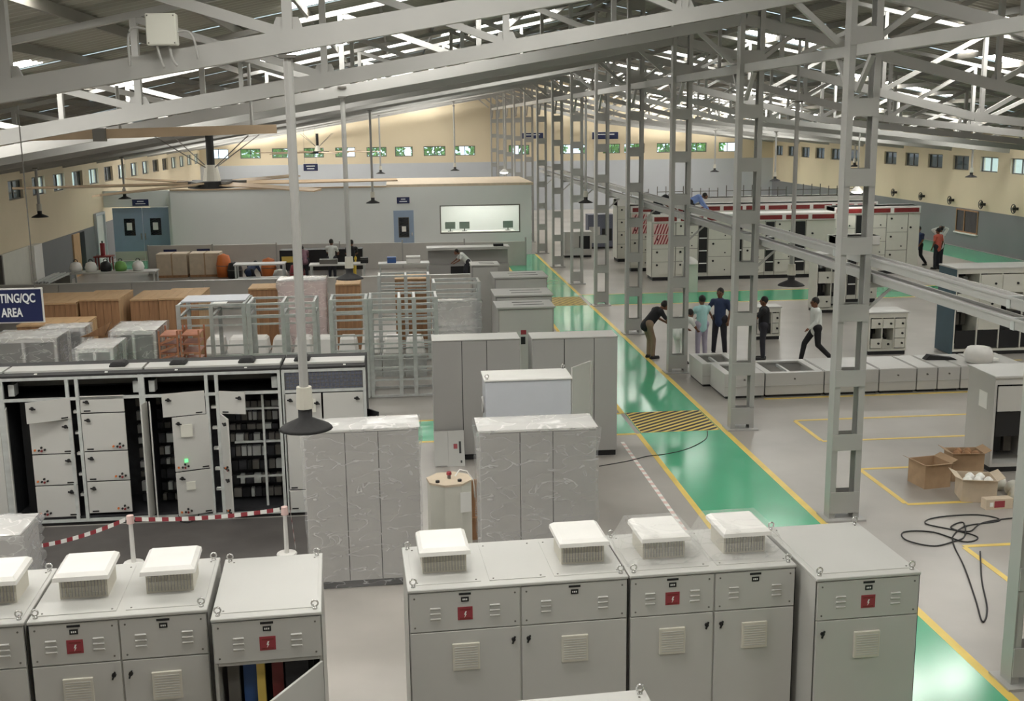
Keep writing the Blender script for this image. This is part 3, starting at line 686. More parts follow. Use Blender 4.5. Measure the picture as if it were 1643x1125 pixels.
# ================================================================ OPEN SWITCHBOARD ROW (black interior)
FY, FH = 17.8, 2.46
def fx(px): return -6.45 + .00978 * px
def fz(py): return max(.08, (842 - py) * .00984)
def knob(parent, x, z, y=-.03, name='rotary_handle'):
    pmesh('knob', name, parent, (x, y, z), lambda mb: (mb.cyl((0, .03, 0), (0, 0, 0), .03, .026, 8), mb.bar((-.045, -.008, .01), (.045, -.008, -.01), .02, .02)), 'black')
def pilot(parent, x, z, red=True, y=-.004):
    for i, (dx, dz, m) in enumerate(((0, 0, 'black'), (-.05, .035, 'black'), (-.09, -.01, 'black'), (-.15, -.005, 'orange'), (-.05, -.02, 'darkred'))):
        pmesh(('pil', m), 'push_button', parent, (x + dx, y, z + dz), lambda mb: mb.cyl((0, .01, 0), (0, -.02, 0), .018, .016, 8), m)
def fdoor(t, x0, x1, z0, z1, side, ang=0, knobs=True, pil=True, y=0.0):
    """hinged compartment door; side -1 hinged left, +1 hinged right; ang opens it outward"""
    w_ = x1 - x0; h_ = z1 - z0
    me = MB().box(0, 0, 0, w_, .025, h_).mesh('compartment_door', 'cab') if side < 0 else MB().box(-w_, 0, 0, 0, .025, h_).mesh('compartment_door', 'cab')
    o = put(me, 'compartment_door', t, (x0 if side < 0 else x1, y, z0), math.radians(-ang if side < 0 else ang), .003)
    s = 1 if side < 0 else -1
    if knobs: knob(o, s * (w_ - .09 if ang else .1), h_ - min(.1, h_ * .35)); 
    if pil and h_ > .3: pilot(o, s * (w_ - .06) if s > 0 else -w_ + .2, .07)
    pbox('hinge_strip', 'black', o, min(s * .05, s * .15), -.006, .02, max(s * .05, s * .15), 0, .04)
    return o
def section(label, p0, p1, build, mesh_top=False, closed=False):
    x0, x1 = fx(p0), fx(p1); W = x1 - x0
    t = thing('switchboard_section', label, 'switchboard', (x0, FY, 0), .0, 'black switchboard row with open compartments')
    D = 1.05
    b = MB().box(0, D - .03, .12, W, D, FH - .04).box(0, .03, .12, .02, D - .03, FH - .04).box(W - .02, .03, .12, W, D - .03, FH - .04).box(.02, .03, .12, W - .02, D - .03, .15)
    b.build('carcass', 'dark_inside', t)
    pbox('plinth', 'black', t, 0, .04, .0, W, D - .02, .12)
    for x in (0, W - .045): pbox('frame_post', 'galv', t, x, 0, .06, x + .045, .05, FH - .03)
    for z in (.06, 2.05, FH - .08): pbox('frame_rail', 'galv', t, .045, 0, z, W - .045, .04, z + .045)
    pbox('chamber_shelf', 'black', t, .03, .06, 2.03, W - .03, D - .05, 2.05)
    pbox('roof_plate', 'rubber', t, 0, 0, FH - .035, W, D, FH)
    pbox('roof_rail', 'cab', t, .02, .22, FH, W - .02, .62, FH + .03)
    for x in (W * .25, W * .75): pbox('screw_cap', 'paper', t, x - .02, .06, FH, x + .02, .1, FH + .012)
    if mesh_top:
        n = int(W / .06)
        pbox('mesh_cover', 'mesh_grille', t, .05, .02, 2.1, W - .05, .03, FH - .09)
        for i in range(n): pbox('mesh_wire', 'steel_dark', t, .06 + i * .06, .012, 2.1, .068 + i * .06, .02, FH - .09)
        for k in range(4): pbox('mesh_wire', 'steel_dark', t, .05, .012, 2.13 + k * .06, W - .05, .02, 2.138 + k * .06)
    else:
        for x in (W * .02 + .05, W - .15): pbox('busbar_support', 'galv', t, x, .1, 2.12, x + .09, .3, 2.3)
        for k in range(3): pbox('busbar', 'steel_dark', t, .05, .45 + k * .12, 2.2, W - .05, .47 + k * .12, 2.3)
    build(t, x0, W)
    return t
def guts(t, x0, x1, z0, z1, seed):
    rnd = random.Random(seed)
    z = z0
    while z < z1 - .1:
        hh = rnd.uniform(.1, .2)
        x = x0 + .03
        while x < x1 - .08:
            ww = rnd.uniform(.05, .14)
            pbox('switchgear_device', rnd.choice(['black', 'steel_dark', 'dark_inside', 'steel_dark', 'galv']), t, x, .5, z, min(x + ww, x1 - .01), .6, z + hh * .8); x += ww + .02
        z += hh + .05
def s1(t, x0, W):
    L = lambda p: fx(p) - x0
    pbox('alley_back', 'black', t, L(40), .3, .15, L(60), .32, 2.0)
    guts(t, L(38), L(60), .3, 1.9, 1)
    put(MB().box(0, -.2, 0, .02, 0, 1.85).mesh('alley_door', 'cab'), 'alley_door', t, (.06, 0, .12), math.radians(14), .003)
    for a, (d0, d1, ang) in enumerate(((630, 664, 22), (666, 720, 0), (722, 772, 0), (774, 826, 0))): fdoor(t, L(62), L(128), fz(d1), fz(d0), 1, ang, True, a > 0)
    for x in (124, 139): pbox('frame_post', 'galv', t, L(x) - .02, -.005, .1, L(x) + .03, .05, 2.4)
    guts(t, L(128), L(138), .2, 2.0, 2)
    for k in range(5): pbox('insulator', 'paper', t, L(128), .12, .45 + k * .34, L(138), .2, .49 + k * .34)
    for a, (d0, d1) in enumerate(((628, 655), (657, 718), (720, 768), (770, 822))): fdoor(t, L(143), L(211), fz(d1), fz(d0), -1, 0, True, a > 0)
    guts(t, L(214), L(234), .2, 1.95, 3)
def s2(t, x0, W):
    L = lambda p: fx(p) - x0
    guts(t, L(247), L(283), .2, 1.95, 4)
    put(MB().box(0, -.22, 0, .02, 0, 1.85).mesh('alley_door', 'cab'), 'alley_door', t, (.055, 0, .14), math.radians(-12), .003)
    put(MB().box(0, -.22, 0, .02, 0, 1.85).mesh('alley_door', 'cab'), 'alley_door', t, (.09, 0, .14), math.radians(14), .003)
    fdoor(t, L(272), L(338), fz(663), fz(625), 1, 15, True, False)
    o = fdoor(t, L(285), L(343), fz(753), fz(664), 1, 18); pbox('document_pocket', 'cream', o, -.45, -.03, .55, -.27, -.002, .75); pbox('meter', 'led_green', o, -.42, -.02, .14, -.37, -.002, .19)
    o = fdoor(t, L(285), L(343), fz(828), fz(755), 1, 18); pbox('document_pocket', 'cream', o, -.42, -.02, .42, -.28, -.002, .55)
    for x in (341, 357): pbox('frame_post', 'galv', t, L(x) - .02, -.005, .1, L(x) + .03, .05, 2.4)
    guts(t, L(345), L(355), .2, 2.0, 5)
    for k in range(5): pbox('insulator', 'paper', t, L(345), .12, .45 + k * .34, L(355), .2, .49 + k * .34)
    fdoor(t, L(360), L(404), fz(664), fz(627), -1, 14, True, False)
    fdoor(t, L(360), L(402), fz(756), fz(664), -1, 66); fdoor(t, L(360), L(402), fz(828), fz(757), -1, 66)
    guts(t, L(364), L(450), .2, 1.98, 6)
    for z in (.62, 1.2, 1.75): pbox('frame_rail', 'galv', t, L(378), .2, z, L(452), .24, z + .03)
    pbox('frame_post', 'galv', t, L(425), .15, .1, L(425) + .035, .19, 2.0)
    MB().tube([(L(285), -.04, .12), (L(288), -.1, .03), (L(300), -.14, .02), (L(315), -.1, .05), (L(318), -.02, .15)], .012).build('loose_cable', 'black', t, smooth=True)
def s0(t, x0, W):
    fdoor(t, .05, W * .55, .12, 2.0, -1, 0, True, True); fdoor(t, W * .56, W - .05, .12, 2.0, -1, 0, True, False)
def s3(t, x0, W):
    L = lambda p: fx(p) - x0
    o = fdoor(t, L(463), L(523), .45, 2.03, -1, 0, True, False); pbox('document_pocket', 'cream', o, .33, -.03, 1.28, .5, -.002, 1.5); knob(o, .52, 1.42)
    fdoor(t, L(463), L(523), .1, .43, -1, 0, False, False); o = fdoor(t, L(526), L(591), .1, 2.03, 1, 0, True, False)
    put(MB().box(0, -.3, 0, .025, 0, .5).mesh('side_flap', 'black'), 'side_flap', t, (W, .2, 1.2), math.radians(35))
section('switchboard section with closed doors at the far left photo edge', -70, 22, s0)
section('switchboard section with small top door ajar and two columns of doors', 22, 240, s1)
section('switchboard section with several doors hanging open on a black interior', 240, 459, s2)
section('switchboard section with mesh-covered top and closed doors at the right end', 461, 596, s3, mesh_top=True)
for i, px in enumerate((197, 292, 402, 492)):
    tag(MB().hexa([(-.14, 0, 0), (.14, 0, 0), (.14, .3, 0), (-.14, .3, 0), (-.09, .03, .08), (.09, .03, .08), (.09, .27, .08), (-.09, .27, .08)]).build('rubber_pad', 'rubber', None, (fx(px), FY + .3, FH + .03), bevel=.02),
        'black rubber pad on the switchboard roof rail, %s from left' % ('first', 'second', 'third', 'rightmost')[i], 'pad', 'black pads on the switchboard roof')
# barrier tape with its posts
posts = [(-6.3, 16.0, .75), (-3.99, 16.02, .62), (-1.81, 16.11, .62)]
for i, (x, y, h) in enumerate(posts[1:]):
    t = thing('barrier_post', 'white barrier post holding striped tape, %s of the wrapped cabinet' % ('farther left', 'just left')[i], 'post', (x, y, 0), 0, 'white barrier posts')
    MB().cyl((0, 0, 0), (0, 0, h), .035, .03, 10).build('post', 'white', t); MB().cyl((0, 0, h), (0, 0, h + .12), .055, .05, 10).build('cap', 'pink', t); MB().cyl((0, 0, 0), (0, 0, .03), .16, .14, 14).build('foot', 'white', t)
def tape_run(label, p, q, sag, n=22):
    t = thing('barrier_tape', label, 'tape', p, 0, 'red and white barrier tape runs'); d = Vector(q) - Vector(p)
    for i in range(n):
        a, c = i / n, (i + 1) / n
        f = lambda s: Vector((d.x * s, d.y * s, d.z * s - sag * 4 * s * (1 - s)))
        A, B = f(a), f(c)
        MB().hexa([A + Vector((0, -.002, -.03)), B + Vector((0, -.002, -.03)), B + Vector((0, .002, -.03)), A + Vector((0, .002, -.03)), A + Vector((0, -.002, .03)), B + Vector((0, -.002, .03)), B + Vector((0, .002, .03)), A + Vector((0, .002, .03))]).build('tape_stripe', 'paper' if i % 2 else 'red', t)
tape_run('red and white tape sagging left of the farther barrier post', (-5.9, 16.02, .3), (-4.06, 16.02, .68), .1)
tape_run('red and white tape between the two barrier posts', (-3.92, 16.02, .68), (-1.88, 16.11, .7), .05)
tape_run('red and white tape end hanging from the right barrier post', (-1.73, 16.11, .7), (-1.68, 16.11, .1), .0, 8)
# dashed red and white strip on the floor
t = thing('floor_tape', 'red and white dashed tape laid on the floor beside green aisle', 'tape', (4.2, 15.6, 0))
for i in range(46): pbox('tape_dash', 'paper' if i % 2 else 'pink', t, 0, i * .125, 0, .07, i * .125 + .122, .004)
tag(MB().box(-7.2, 15.1, .001, -1.45, 17.75, .012).build('floor_mat', 'mat_dark'), 'dark grey floor mat in front of the open switchboard', 'mat')
# wrapped bundle at the left edge
t = thing('wrapped_module', 'plastic wrapped module at left edge in front of switchboard', 'module', (-5.75, 14.4, 0), 0)
pbox('body', 'cab_grey', t, 0, .0, 0, .75, .8, 1.05); pbox('batten', 'card_light', t, .45, -.03, .05, .62, 0, .8); wrap_shell(t, .75, .8, 1.08, ('wrap_dense', 'wrap_top'), 9, .05)

# ================================================================ STORE AREA BEHIND THE SWITCHBOARD
def crate(label, x0, y0, x1, y1, h, n=5):
    t = thing('wooden_crate', label, 'crate', (x0, y0, 0), 0, 'brown wooden crates'); W, D = x1 - x0, y1 - y0
    pbox('core', 'wood', t, .02, .02, .08, W - .02, D - .02, h - .04)
    for i in range(n):
        a = W * i / n
        pbox('plank', 'wood', t, a + .004, 0, .1, a + W / n - .004, .02, h - .05); pbox('lid_plank', 'wood_top', t, a + .003, -.03, h - .04, a + W / n - .003, D + .03, h)
    for i in range(n): pbox('side_plank', 'wood_top', t, W - .02, D * i / n + .004, .1, W, D * (i + 1) / n - .004, h - .05)
    for y in (.1, D - .2): pbox('skid', 'wood', t, 0, y, 0, W, y + .1, .08)
    return t
crate('wooden crate behind the navy sign, lid overhanging', -9.3, 28.6, -8.0, 30.4, 2.0)
crate('tall wooden crate right of the navy sign with bare plank side', -7.95, 28.7, -7.0, 30.3, 2.05)
crate('lower wooden crate in front, just right of the navy sign', -8.9, 26.9, -7.35, 27.9, 1.75)
crate('narrower reddish wooden crate left of the widest crate', -6.85, 29.2, -6.15, 30.8, 1.95, 3)
crate('wide wooden crate beside the galvanised frames', -6.08, 28.9, -5.1, 30.7, 2.0)
def low_module(label, x0, y0, w_, d_, h, seed):
    t = thing('wrapped_module', label, 'module', (x0, y0, 0), 0, 'plastic wrapped low modules')
    for x in (0, w_ / 2 - .03, w_ - .06): 
        for y in (0, d_ - .06): pbox('frame_post', 'white', t, x, y, 0, x + .06, y + .06, h)
    for z in (.05, h - .06):
        for y in (0, d_ - .06): pbox('frame_rail', 'white', t, 0, y + .005, z, w_, y + .055, z + .06)
    pbox('inner_unit', 'steel_dark', t, .12, .12, .12, w_ / 2 - .08, d_ - .12, h - .12); pbox('inner_unit', 'steel_dark', t, w_ / 2 + .08, .12, .12, w_ - .12, d_ - .12, h - .12)
    pbox('cover_plate', 'white', t, .02, .02, h, w_ - .02, d_ - .02, h + .015)
    wrap_shell(t, w_, d_, h + .02, ('wrap_dense', 'wrap_top'), seed, .03)
low_module('wrapped white framed module directly below the navy sign', -8.85, 24.9, 1.4, 1.1, 1.75, 11)
low_module('low wrapped module lying between two taller wrapped ones', -6.65, 23.4, .75, 1.1, 1.78, 12)
low_module('taller wrapped module next to the copper racks', -6.25, 24.66, .95, 1.2, 1.9, 13)
low_module('wrapped module behind, partly hidden by the navy sign', -8.15, 26.14, .95, .62, 1.75, 14)
tag(MB().hexa([(0, 0, 0), (.5, .1, 0), (.5, .2, 0), (0, .1, 0), (.15, 0, .05), (.65, .1, .3), (.65, .2, .3), (.15, .1, .05)]).build('wood_offcut', 'wood', None, (-6.95, 24.9, 1.78)), 'dark wood offcut lying on a wrapped module', 'offcut')
for i in range(2):
    t = thing('copper_rack', ('copper bar rack with curled busbars, left one', 'copper bar rack with plain shelves, beside the frames')[i], 'rack', (-5.2 + i * .45, 24.4, 0), 0, 'copper busbar racks')
    for x in (0, .38): 
        for y in (0, .7): pbox('upright', 'copper', t, x, y, 0, x + .035, y + .035, 1.95)
    for k in range(9): pbox('busbar', 'copper', t, .03, .02 + (k % 2) * .02, .3 + k * .19, .39, .72, .33 + k * .19)
    if i == 0:
        for k in range(8): MB().bar((.05, -.02, .5 + k * .17), (.34, -.03, .6 + k * .17), .05, .04).build('bent_busbar', 'copper', t)
def frame_rack(label, x0, y0, bays, d_, h, shelves=4, m='galv'):
    t = thing('cabinet_frame', label, 'frame', (x0, y0, 0), 0, 'bare galvanised cabinet frames'); x = 0; xs = [0]
    for b_ in bays: x += b_; xs.append(x)
    W = x
    for x in xs:
        for y in (0, d_ - .06): pbox('upright', m, t, x - .045, y, .05, x + .045, y + .06, h)
    for z in (.02, h - .32, h - .05):
        for y in (0, d_ - .06): pbox('frame_rail', m, t, -.03, y + .004, z, W + .03, y + .056, z + .05)
        for x in xs: pbox('cross_rail', m, t, x - .028, .06, z, x + .028, d_ - .06, z + .05)
    for i, b_ in enumerate(bays):
        for k in range(shelves): 
            z = .4 + (h - .9) * k / max(1, shelves - 1)
            pbox('shelf_rail', m, t, xs[i] + .035, .01, z, xs[i + 1] - .035, .045, z + .04); pbox('shelf_rail', m, t, xs[i] + .035, d_ - .05, z, xs[i + 1] - .035, d_ - .02, z + .04)
    return t
fr = frame_rack('galvanised cabinet frame with glass-like top sheet, leftmost in the row', -5.0, 25.7, [.72, .72], 1.3, 2.3, 3)
pbox('top_sheet', 'cab_blue', fr, .0, .35, 2.3, 1.44, 1.3, 2.33); pbox('note_sheet', 'paper', fr, .75, .1, 2.3, 1.05, .4, 2.304)
frame_rack('galvanised cabinet frame second from left, behind the switchboard', -3.45, 25.7, [.75, .7], 1.0, 2.3, 3)
frame_rack('narrow galvanised frame with shelves left of the widest frame', -1.62, 25.7, [.78], .9, 2.33, 5)
frame_rack('wide galvanised frame standing clear on the floor beside tall cabinets', -.74, 25.75, [.66, .34, .5], .95, 2.33, 6)
fr = frame_rack('galvanised frame holding plastic sheeting, rightmost of the row', .78, 27.6, [1.1], .8, 2.4, 3)
wrap_shell(fr, 1.1, .5, 1.9, ('wrap_dense', 'wrap_top'), 21, .06, 'plastic_sheeting')
frame_rack('galvanised frame at the back of the store, behind widest frame', -.6, 29.9, [.7, .6], .7, 2.3, 3)
# cabinets under film behind the frames
pw = panel_cabinet('pinkish film wrapped cabinet behind the second frame', (-3.2, 29.75, 0), 0, [.6, .6], .8, 2.25, m='pink', wrap=('wrap_dense', 'wrap_top'), seed=31, name='wrapped_cabinet')
crate('wooden crate glimpsed through the galvanised frames, left one', -4.05, 30.3, -3.3, 31.2, 2.0, 3)
crate('wooden crate glimpsed through the galvanised frames, right one', -1.75, 30.0, -1.1, 31.0, 2.1, 3)
crate('wooden crate seen behind the widest galvanised frame', -.2, 31.5, .8, 32.4, 2.0, 3)
# white sacks on pallets
rnd = random.Random(4)
for i in range(10):
    x = -4.75 + i * .56
    t = thing('white_bundle', 'white plastic bundle on a low shelf behind the frames, %s from left' % ('first' if i == 0 else nth(i)), 'bundle', (x, 29.0 - .08 * i, .0), 0, 'white bundles behind the frames')
    pbox('pallet', 'galv', t, -.27, -.35, 0, .27, .4, .55)
    MB().hexa([(-.25, -.34, 0), (.25, -.34, 0), (.25, .38, 0), (-.25, .38, 0), (-.19, -.2, .42), (.19, -.2, .42), (.2, .34, .42), (-.2, .34, .42)]).build('bundle', 'white', t, (0, 0, .55), bevel=.05)
# aisle-side group of cabinets
def slot_cabinet(label, x0, y0, w_, d_, h, red=False, side='cab_grey'):
    t = thing('slotted_cabinet', label, 'cabinet', (x0, y0, 0), 0, 'pale cabinets beside the green aisle')
    pbox('plinth', 'black', t, .02, .02, 0, w_ - .02, d_ - .02, .1); pbox('body', side, t, 0, .02, .1, w_, d_, h - .04, .006); pbox('roof_plate', 'cab', t, -.03, -.03, h - .04, w_ + .03, d_ + .02, h, .006)
    for k in range(2): pbox('roof_slot', 'black', t, w_ * .3, d_ * (.3 + .35 * k), h, w_ * .85, d_ * (.3 + .35 * k) + .05, h + .004)
    dr = pbox('door', 'cab', t, .03, 0, .14, w_ - .03, .02, h - .07, .003); pbox('handle', 'black', dr, w_ / 2 - .14, -.03, 0, w_ / 2 - .1, -.01, .14)
    if red: pbox('warning_sign', 'red', dr, -.12, -.016, h * .2, .0, -.01, h * .2 + .1); pbox('meter', 'black', dr, -.12, -.016, h * .2 - .22, -.02, -.01, h * .2 - .05)
    return t
slot_cabinet('pale cabinet with red sign and slotted roof behind the tall cabinets', 2.1, 24.8, 1.25, .95, 2.2, True)
slot_cabinet('pale slotted roof cabinet, second along the aisle', 2.2, 26.6, 1.35, 1.1, 2.2)
slot_cabinet('pale slotted roof cabinet, farthest of three along the aisle', 2.45, 29.8, 1.4, 1.2, 2.2)
slot_cabinet('square pale cabinet behind the frames, left of slotted roof cabinets', 1.95, 31.4, .75, .8, 2.35)
tag(MB().hexa([(0, 0, 0), (.5, 0, 0), (.5, .02, 0), (0, .02, 0), (-.02, .02, 1.75), (.48, .02, 1.75), (.48, .04, 1.75), (-.02, .04, 1.75)]).build('loose_door', 'cab', None, (2.05, 24.2, 0), bevel=.004), 'loose white door panel standing upright between tall cabinets', 'door panel')
t = thing('green_bin', 'olive green heap in a crate by the aisle corner', 'bin', (3.4, 33.2, 0)); pbox('box', 'olive', t, 0, 0, 0, .9, .7, 1.0); MB().lathe([(.42, 0), (.38, .18), (.2, .3), (0, .34)], 10).build('contents', 'olive', t, (.45, .35, 1.0), smooth=True)

# ================================================================ RIGHT HAND SIDE
def mcc(label, loc, rz, secs, h, depth, red_top=True, seed=1, group=None, striped=False, base=.14):
    """motor control lineup: door columns with black cable alleys and a busbar chamber on top"""
    t = thing('control_lineup', label, 'control panel', loc, rz, group); rnd = random.Random(seed)
    W = sum(w_ for w_, k in secs)
    pbox('base_channel', 'black', t, .05, .05, 0, W - .05, depth - .05, base); pbox('body', 'cream', t, 0, .03, base, W, depth, h, .006)
    x = 0
    for w_, kind in secs:
        if kind == 'a':
            pbox('cable_alley', 'black', t, x + .03, .01, base + .15, x + w_ - .03, .035, h - .35)
            for k in range(3): pbox('cable_clamp', 'paper', t, x + .05, -.015, base + .5 + k * .5, x + w_ - .05, .01, base + .54 + k * .5)
        else:
            rows = {'d': 4, 'f': 1, 'h': 3}[kind]; z0 = base + .1; hh = (h - .32 - z0) / rows
            for k in range(rows):
                d = pbox('compartment_door', 'cream', t, x + .015, 0, z0 + k * hh + .008, x + w_ - .015, .03, z0 + (k + 1) * hh - .008)
                pmesh('mknob', 'rotary_handle', d, (-w_ * .28, -.02, hh * .25), lambda mb: mb.cyl((0, .01, 0), (0, -.03, 0), .045, .04, 8), 'black')
                if rows > 1: pmesh('mbut', 'push_button', d, (w_ * .22, -.018, -hh * .28), lambda mb: mb.cyl((0, .01, 0), (0, -.02, 0), .028, .026, 8), rnd.choice(['black', 'steel_dark']))
            for k in range(1, rows): pbox('joint', 'steel_dark', t, x + .02, -.001, z0 + k * hh - .007, x + w_ - .02, .012, z0 + k * hh + .007)
        pbox('joint', 'steel_dark', t, x - .006, .015, base, x + .006, .031, h - .02)
        x += w_
    pbox('busbar_chamber', 'white', t, 0, -.02, h - .3, W, depth * .8, h, .008)
    if red_top:
        n = int(W / .95)
        for i in range(n):
            a = .08 + i * W / n
            pbox('chamber_window', 'darkred', t, a, -.035, h - .25, a + W / n - .16, -.018, h - .08)
    if striped:
        for (a, c, z0, z1) in ((.06, .75, h - .75, h - .35), (.06, .75, h - 1.15, h - .78)):
            p = pbox('striped_cover', 'pink', t, a, -.03, z0, c, -.005, z1); nn = 6
            for k in range(nn):
                xx = -.34 + k * .115; hz = (z1 - z0) / 2
                MB().hexa([(xx, -.018, -hz), (xx + .055, -.018, -hz), (xx + .055, -.012, -hz), (xx, -.012, -hz), (min(xx + .15, .29), -.018, hz), (min(xx + .205, .345), -.018, hz), (min(xx + .205, .345), -.012, hz), (min(xx + .15, .29), -.012, hz)]).build('red_stripe', 'red', p)
    return t
G1 = 'cream control lineups on the far right'
mcc('cream control lineup with red striped covers at its left end', (9.85, 44.0, 0), -.02, [(.95, 'd'), (.9, 'd'), (.4, 'a'), (.95, 'h'), (.45, 'a'), (.9, 'd'), (.4, 'a'), (.8, 'd'), (.45, 'a'), (1.2, 'f')], 2.6, 1.1, True, 3, G1, True)
mcc('cream control lineup with red windows, right end by the walking people', (17.35, 44.3, 0), 0, [(.9, 'd'), (.4, 'a'), (.9, 'd'), (.9, 'h'), (.5, 'f')], 2.75, 1.1, True, 4, G1)
mcc('cream control lineup in second row behind the striped one', (9.6, 47.0, 0), 0, [(.9, 'd')] * 6 + [(.4, 'a')] * 2 + [(.9, 'd')] * 5, 2.75, 1.1, True, 5, G1, True)
mcc('farthest cream control lineup with frames standing on its roof', (9.7, 50.4, 0), 0, [(.9, 'd')] * 13, 2.8, 1.1, False, 6, G1)
mcc('short cream control panel with black alleys in front of red windows lineup', (14.7, 37.3, 0), 0, [(.45, 'h'), (.35, 'a'), (.75, 'h')], 2.3, .8, False, 7)
# roof frames on the farthest lineup
for i in range(7):
    t = thing('roof_frame', 'thin wire frame on the farthest lineup roof, %s from left' % ('first' if i == 0 else nth(i)), 'frame', (10.0 + i * 1.6, 50.6, 2.8), 0, 'wire frames on the farthest lineup')
    for x in (0, .4, .8, 1.2): pbox('rod', 'steel_dark', t, x, .3, 0, x + .03, .33, .42 + .1 * ((i + int(x * 10)) % 2))
    pbox('crossbar', 'steel_dark', t, 0, .3, .26, 1.23, .33, .29)
def open_cab(label, loc, rz, w_, d_, h, cols, m='cream', side=None, dark=.5, top='cab'):
    t = thing('open_cabinet', label, 'cabinet', loc, rz)
    b = MB().box(0, 0, .1, .04, d_, h).box(w_ - .04, 0, .1, w_, d_, h).box(.04, d_ - .03, .1, w_ - .04, d_, h).box(.04, .0, .1, w_ - .04, d_ - .03, .16).box(.04, 0, h - .12, w_ - .04, d_ - .03, h)
    b.build('carcass', m, t)
    if side:
        pbox('side_panel', side, t, -.02, -.01, .02, 0, d_, h); pbox('side_panel', side, t, w_, -.01, .02, w_ + .02, d_, h)
    pbox('plinth', 'black', t, .02, .03, 0, w_ - .02, d_ - .03, .1); pbox('roof_plate', top, t, -.03, -.03, h, w_ + .03, d_ + .02, h + .04, .005)
    rnd = random.Random(hash(label) % 1000 if False else len(label)); n = len(cols); cw = (w_ - .08) / n
    pbox('back_plate', 'dark_inside', t, .04, d_ - .2, .16, w_ - .04, d_ - .17, h - .12)
    for i, rows in enumerate(cols):
        x = .04 + i * cw; z = .18; hh = (h - .32) / len(rows)
        if i: pbox('divider', m, t, x - .015, 0, .16, x + .015, d_ - .2, h - .12)
        for k, c in enumerate(rows):
            za = z + k * hh
            if c == 'd':
                d = pbox('compartment_door', m, t, x + .02, -.02, za + .008, x + cw - .02, .01, za + hh - .008)
                pmesh('oknob', 'rotary_handle', d, (cw * .2, -.015, 0), lambda mb: mb.cyl((0, .01, 0), (0, -.03, 0), .032, .03, 8), 'black')
            elif c == 'o':
                d = put(MB().box(0, -.02, 0, cw - .04, .0, hh - .02).mesh('compartment_door', m), 'compartment_door', t, (x + .02, -.02, za + .01), math.radians(-55))
                pmesh('oknob', 'rotary_handle', d, (cw * .6, -.02, hh * .5), lambda mb: mb.cyl((0, .01, 0), (0, -.03, 0), .032, .03, 8), 'black')
            if c in 'oe':
                for q in range(3): pbox('switchgear_device', rnd.choice(['black', 'steel_dark', 'galv']), t, x + .05 + q * cw * .28, d_ * .5, za + .06, x + .05 + q * cw * .28 + cw * .2, d_ * .5 + .1, za + hh * .75)
            if c == 'b': pbox('dark_opening', 'black', t, x + .03, .02, za + .01, x + cw - .03, .03, za + hh - .01)
    return t
open_cab('teal sided cabinet with open cream doors and dark base openings', (14.5, 28.35, 0), -.02, 2.5, 1.0, 2.3, ['bede', 'bdod', 'bbed', 'beee'], 'cream', 'teal')
open_cab('low cream cabinet with flat top right of the second column', (12.35, 28.75, 0), -.02, 1.05, .8, 1.12, ['ded', 'oed', 'ddd'])
open_cab('tall narrow open cream cabinet behind the walking man', (13.4, 35.5, 0), 0, 1.0, .7, 1.9, ['dede', 'eeoe'])
open_cab('small cream control box on the floor beside the workers', (10.05, 31.3, 0), 0, .75, .5, .92, ['dd', 'be', 'dd'])
open_cab('tall grey cabinet with white top at the right photo edge', (10.3, 18.5, 0), -.03, 1.5, 1.0, 1.72, ['ebd', 'bde'], 'cab', None)
pbox('notice', 'paper', [o for o in COL.objects if o.get('label', '').startswith('tall grey cabinet with white top')][0], -.004, .25, 1.1, 0, .55, 1.4)
t = thing('cream_bollard', 'cream box column beside the third lattice column', 'post', (10.6, 40.9, 0)); pbox('shaft', 'cream', t, -.25, -.2, 0, .25, .2, 1.05, .01); MB().lathe([(.3, 0), (.28, .1), (.12, .22), (0, .26)], 10).build('cap', 'white', t, (0, 0, 1.05), smooth=True)
# cabinets lying on their backs in a row
def tray(label, x0, y0, x1, y1, h, open_=True, n=1):
    t = thing('lying_cabinet', label, 'cabinet', (x0, y0, 0), 0, 'cabinet shells lying on the floor'); W, D = x1 - x0, y1 - y0
    pbox('skid', 'black', t, .04, .04, 0, W - .04, D - .04, .06)
    for (a, b_, c, d) in ((0, 0, W, .05), (0, D - .05, W, D), (0, .05, .05, D - .05), (W - .05, .05, W, D - .05)): pbox('side_wall', 'cab', t, a, b_, .06, c, d, h)
    pbox('floor_plate', 'cab_side', t, .05, .05, .06, W - .05, D - .05, .09)
    for (a, b_, c, d) in ((.05, .05, W - .05, .16), (.05, D - .16, W - .05, D - .05), (.05, .16, .16, D - .16), (W - .16, .16, W - .05, D - .16)): pbox('rim', 'cab', t, a, b_, h - .04, c, d, h)
    pbox('belt_rail', 'cab_side', t, 0, -.015, h * .45, W, 0, h * .5)
    if open_: pbox('mounting_plate', 'cab_grey', t, .2, .25, .09, W - .2, D - .3, .13); pbox('cross_bar', 'galv', t, W / 2 - .03, .16, h - .12, W / 2 + .03, D - .16, h - .06)
    else: pbox('cover_plate', 'cab', t, .02, .02, h, W - .02, D - .02, h + .012)
    pmesh('tlatch', 'latch', t, (W / 2, -.02, h * .75), lambda mb: mb.cyl((0, .02, 0), (0, -.01, 0), .02, .02, 8), 'steel_dark')
tray('open cabinet shell lying on the floor at the aisle end, back one', 7.02, 25.75, 7.95, 27.0, .56)
tray('open cabinet shell lying on the floor at the aisle end, front one', 7.2, 24.5, 8.12, 25.7, .58)
xs = [8.16, 9.55, 10.85, 11.75, 12.25, 12.8, 13.4, 14.4]
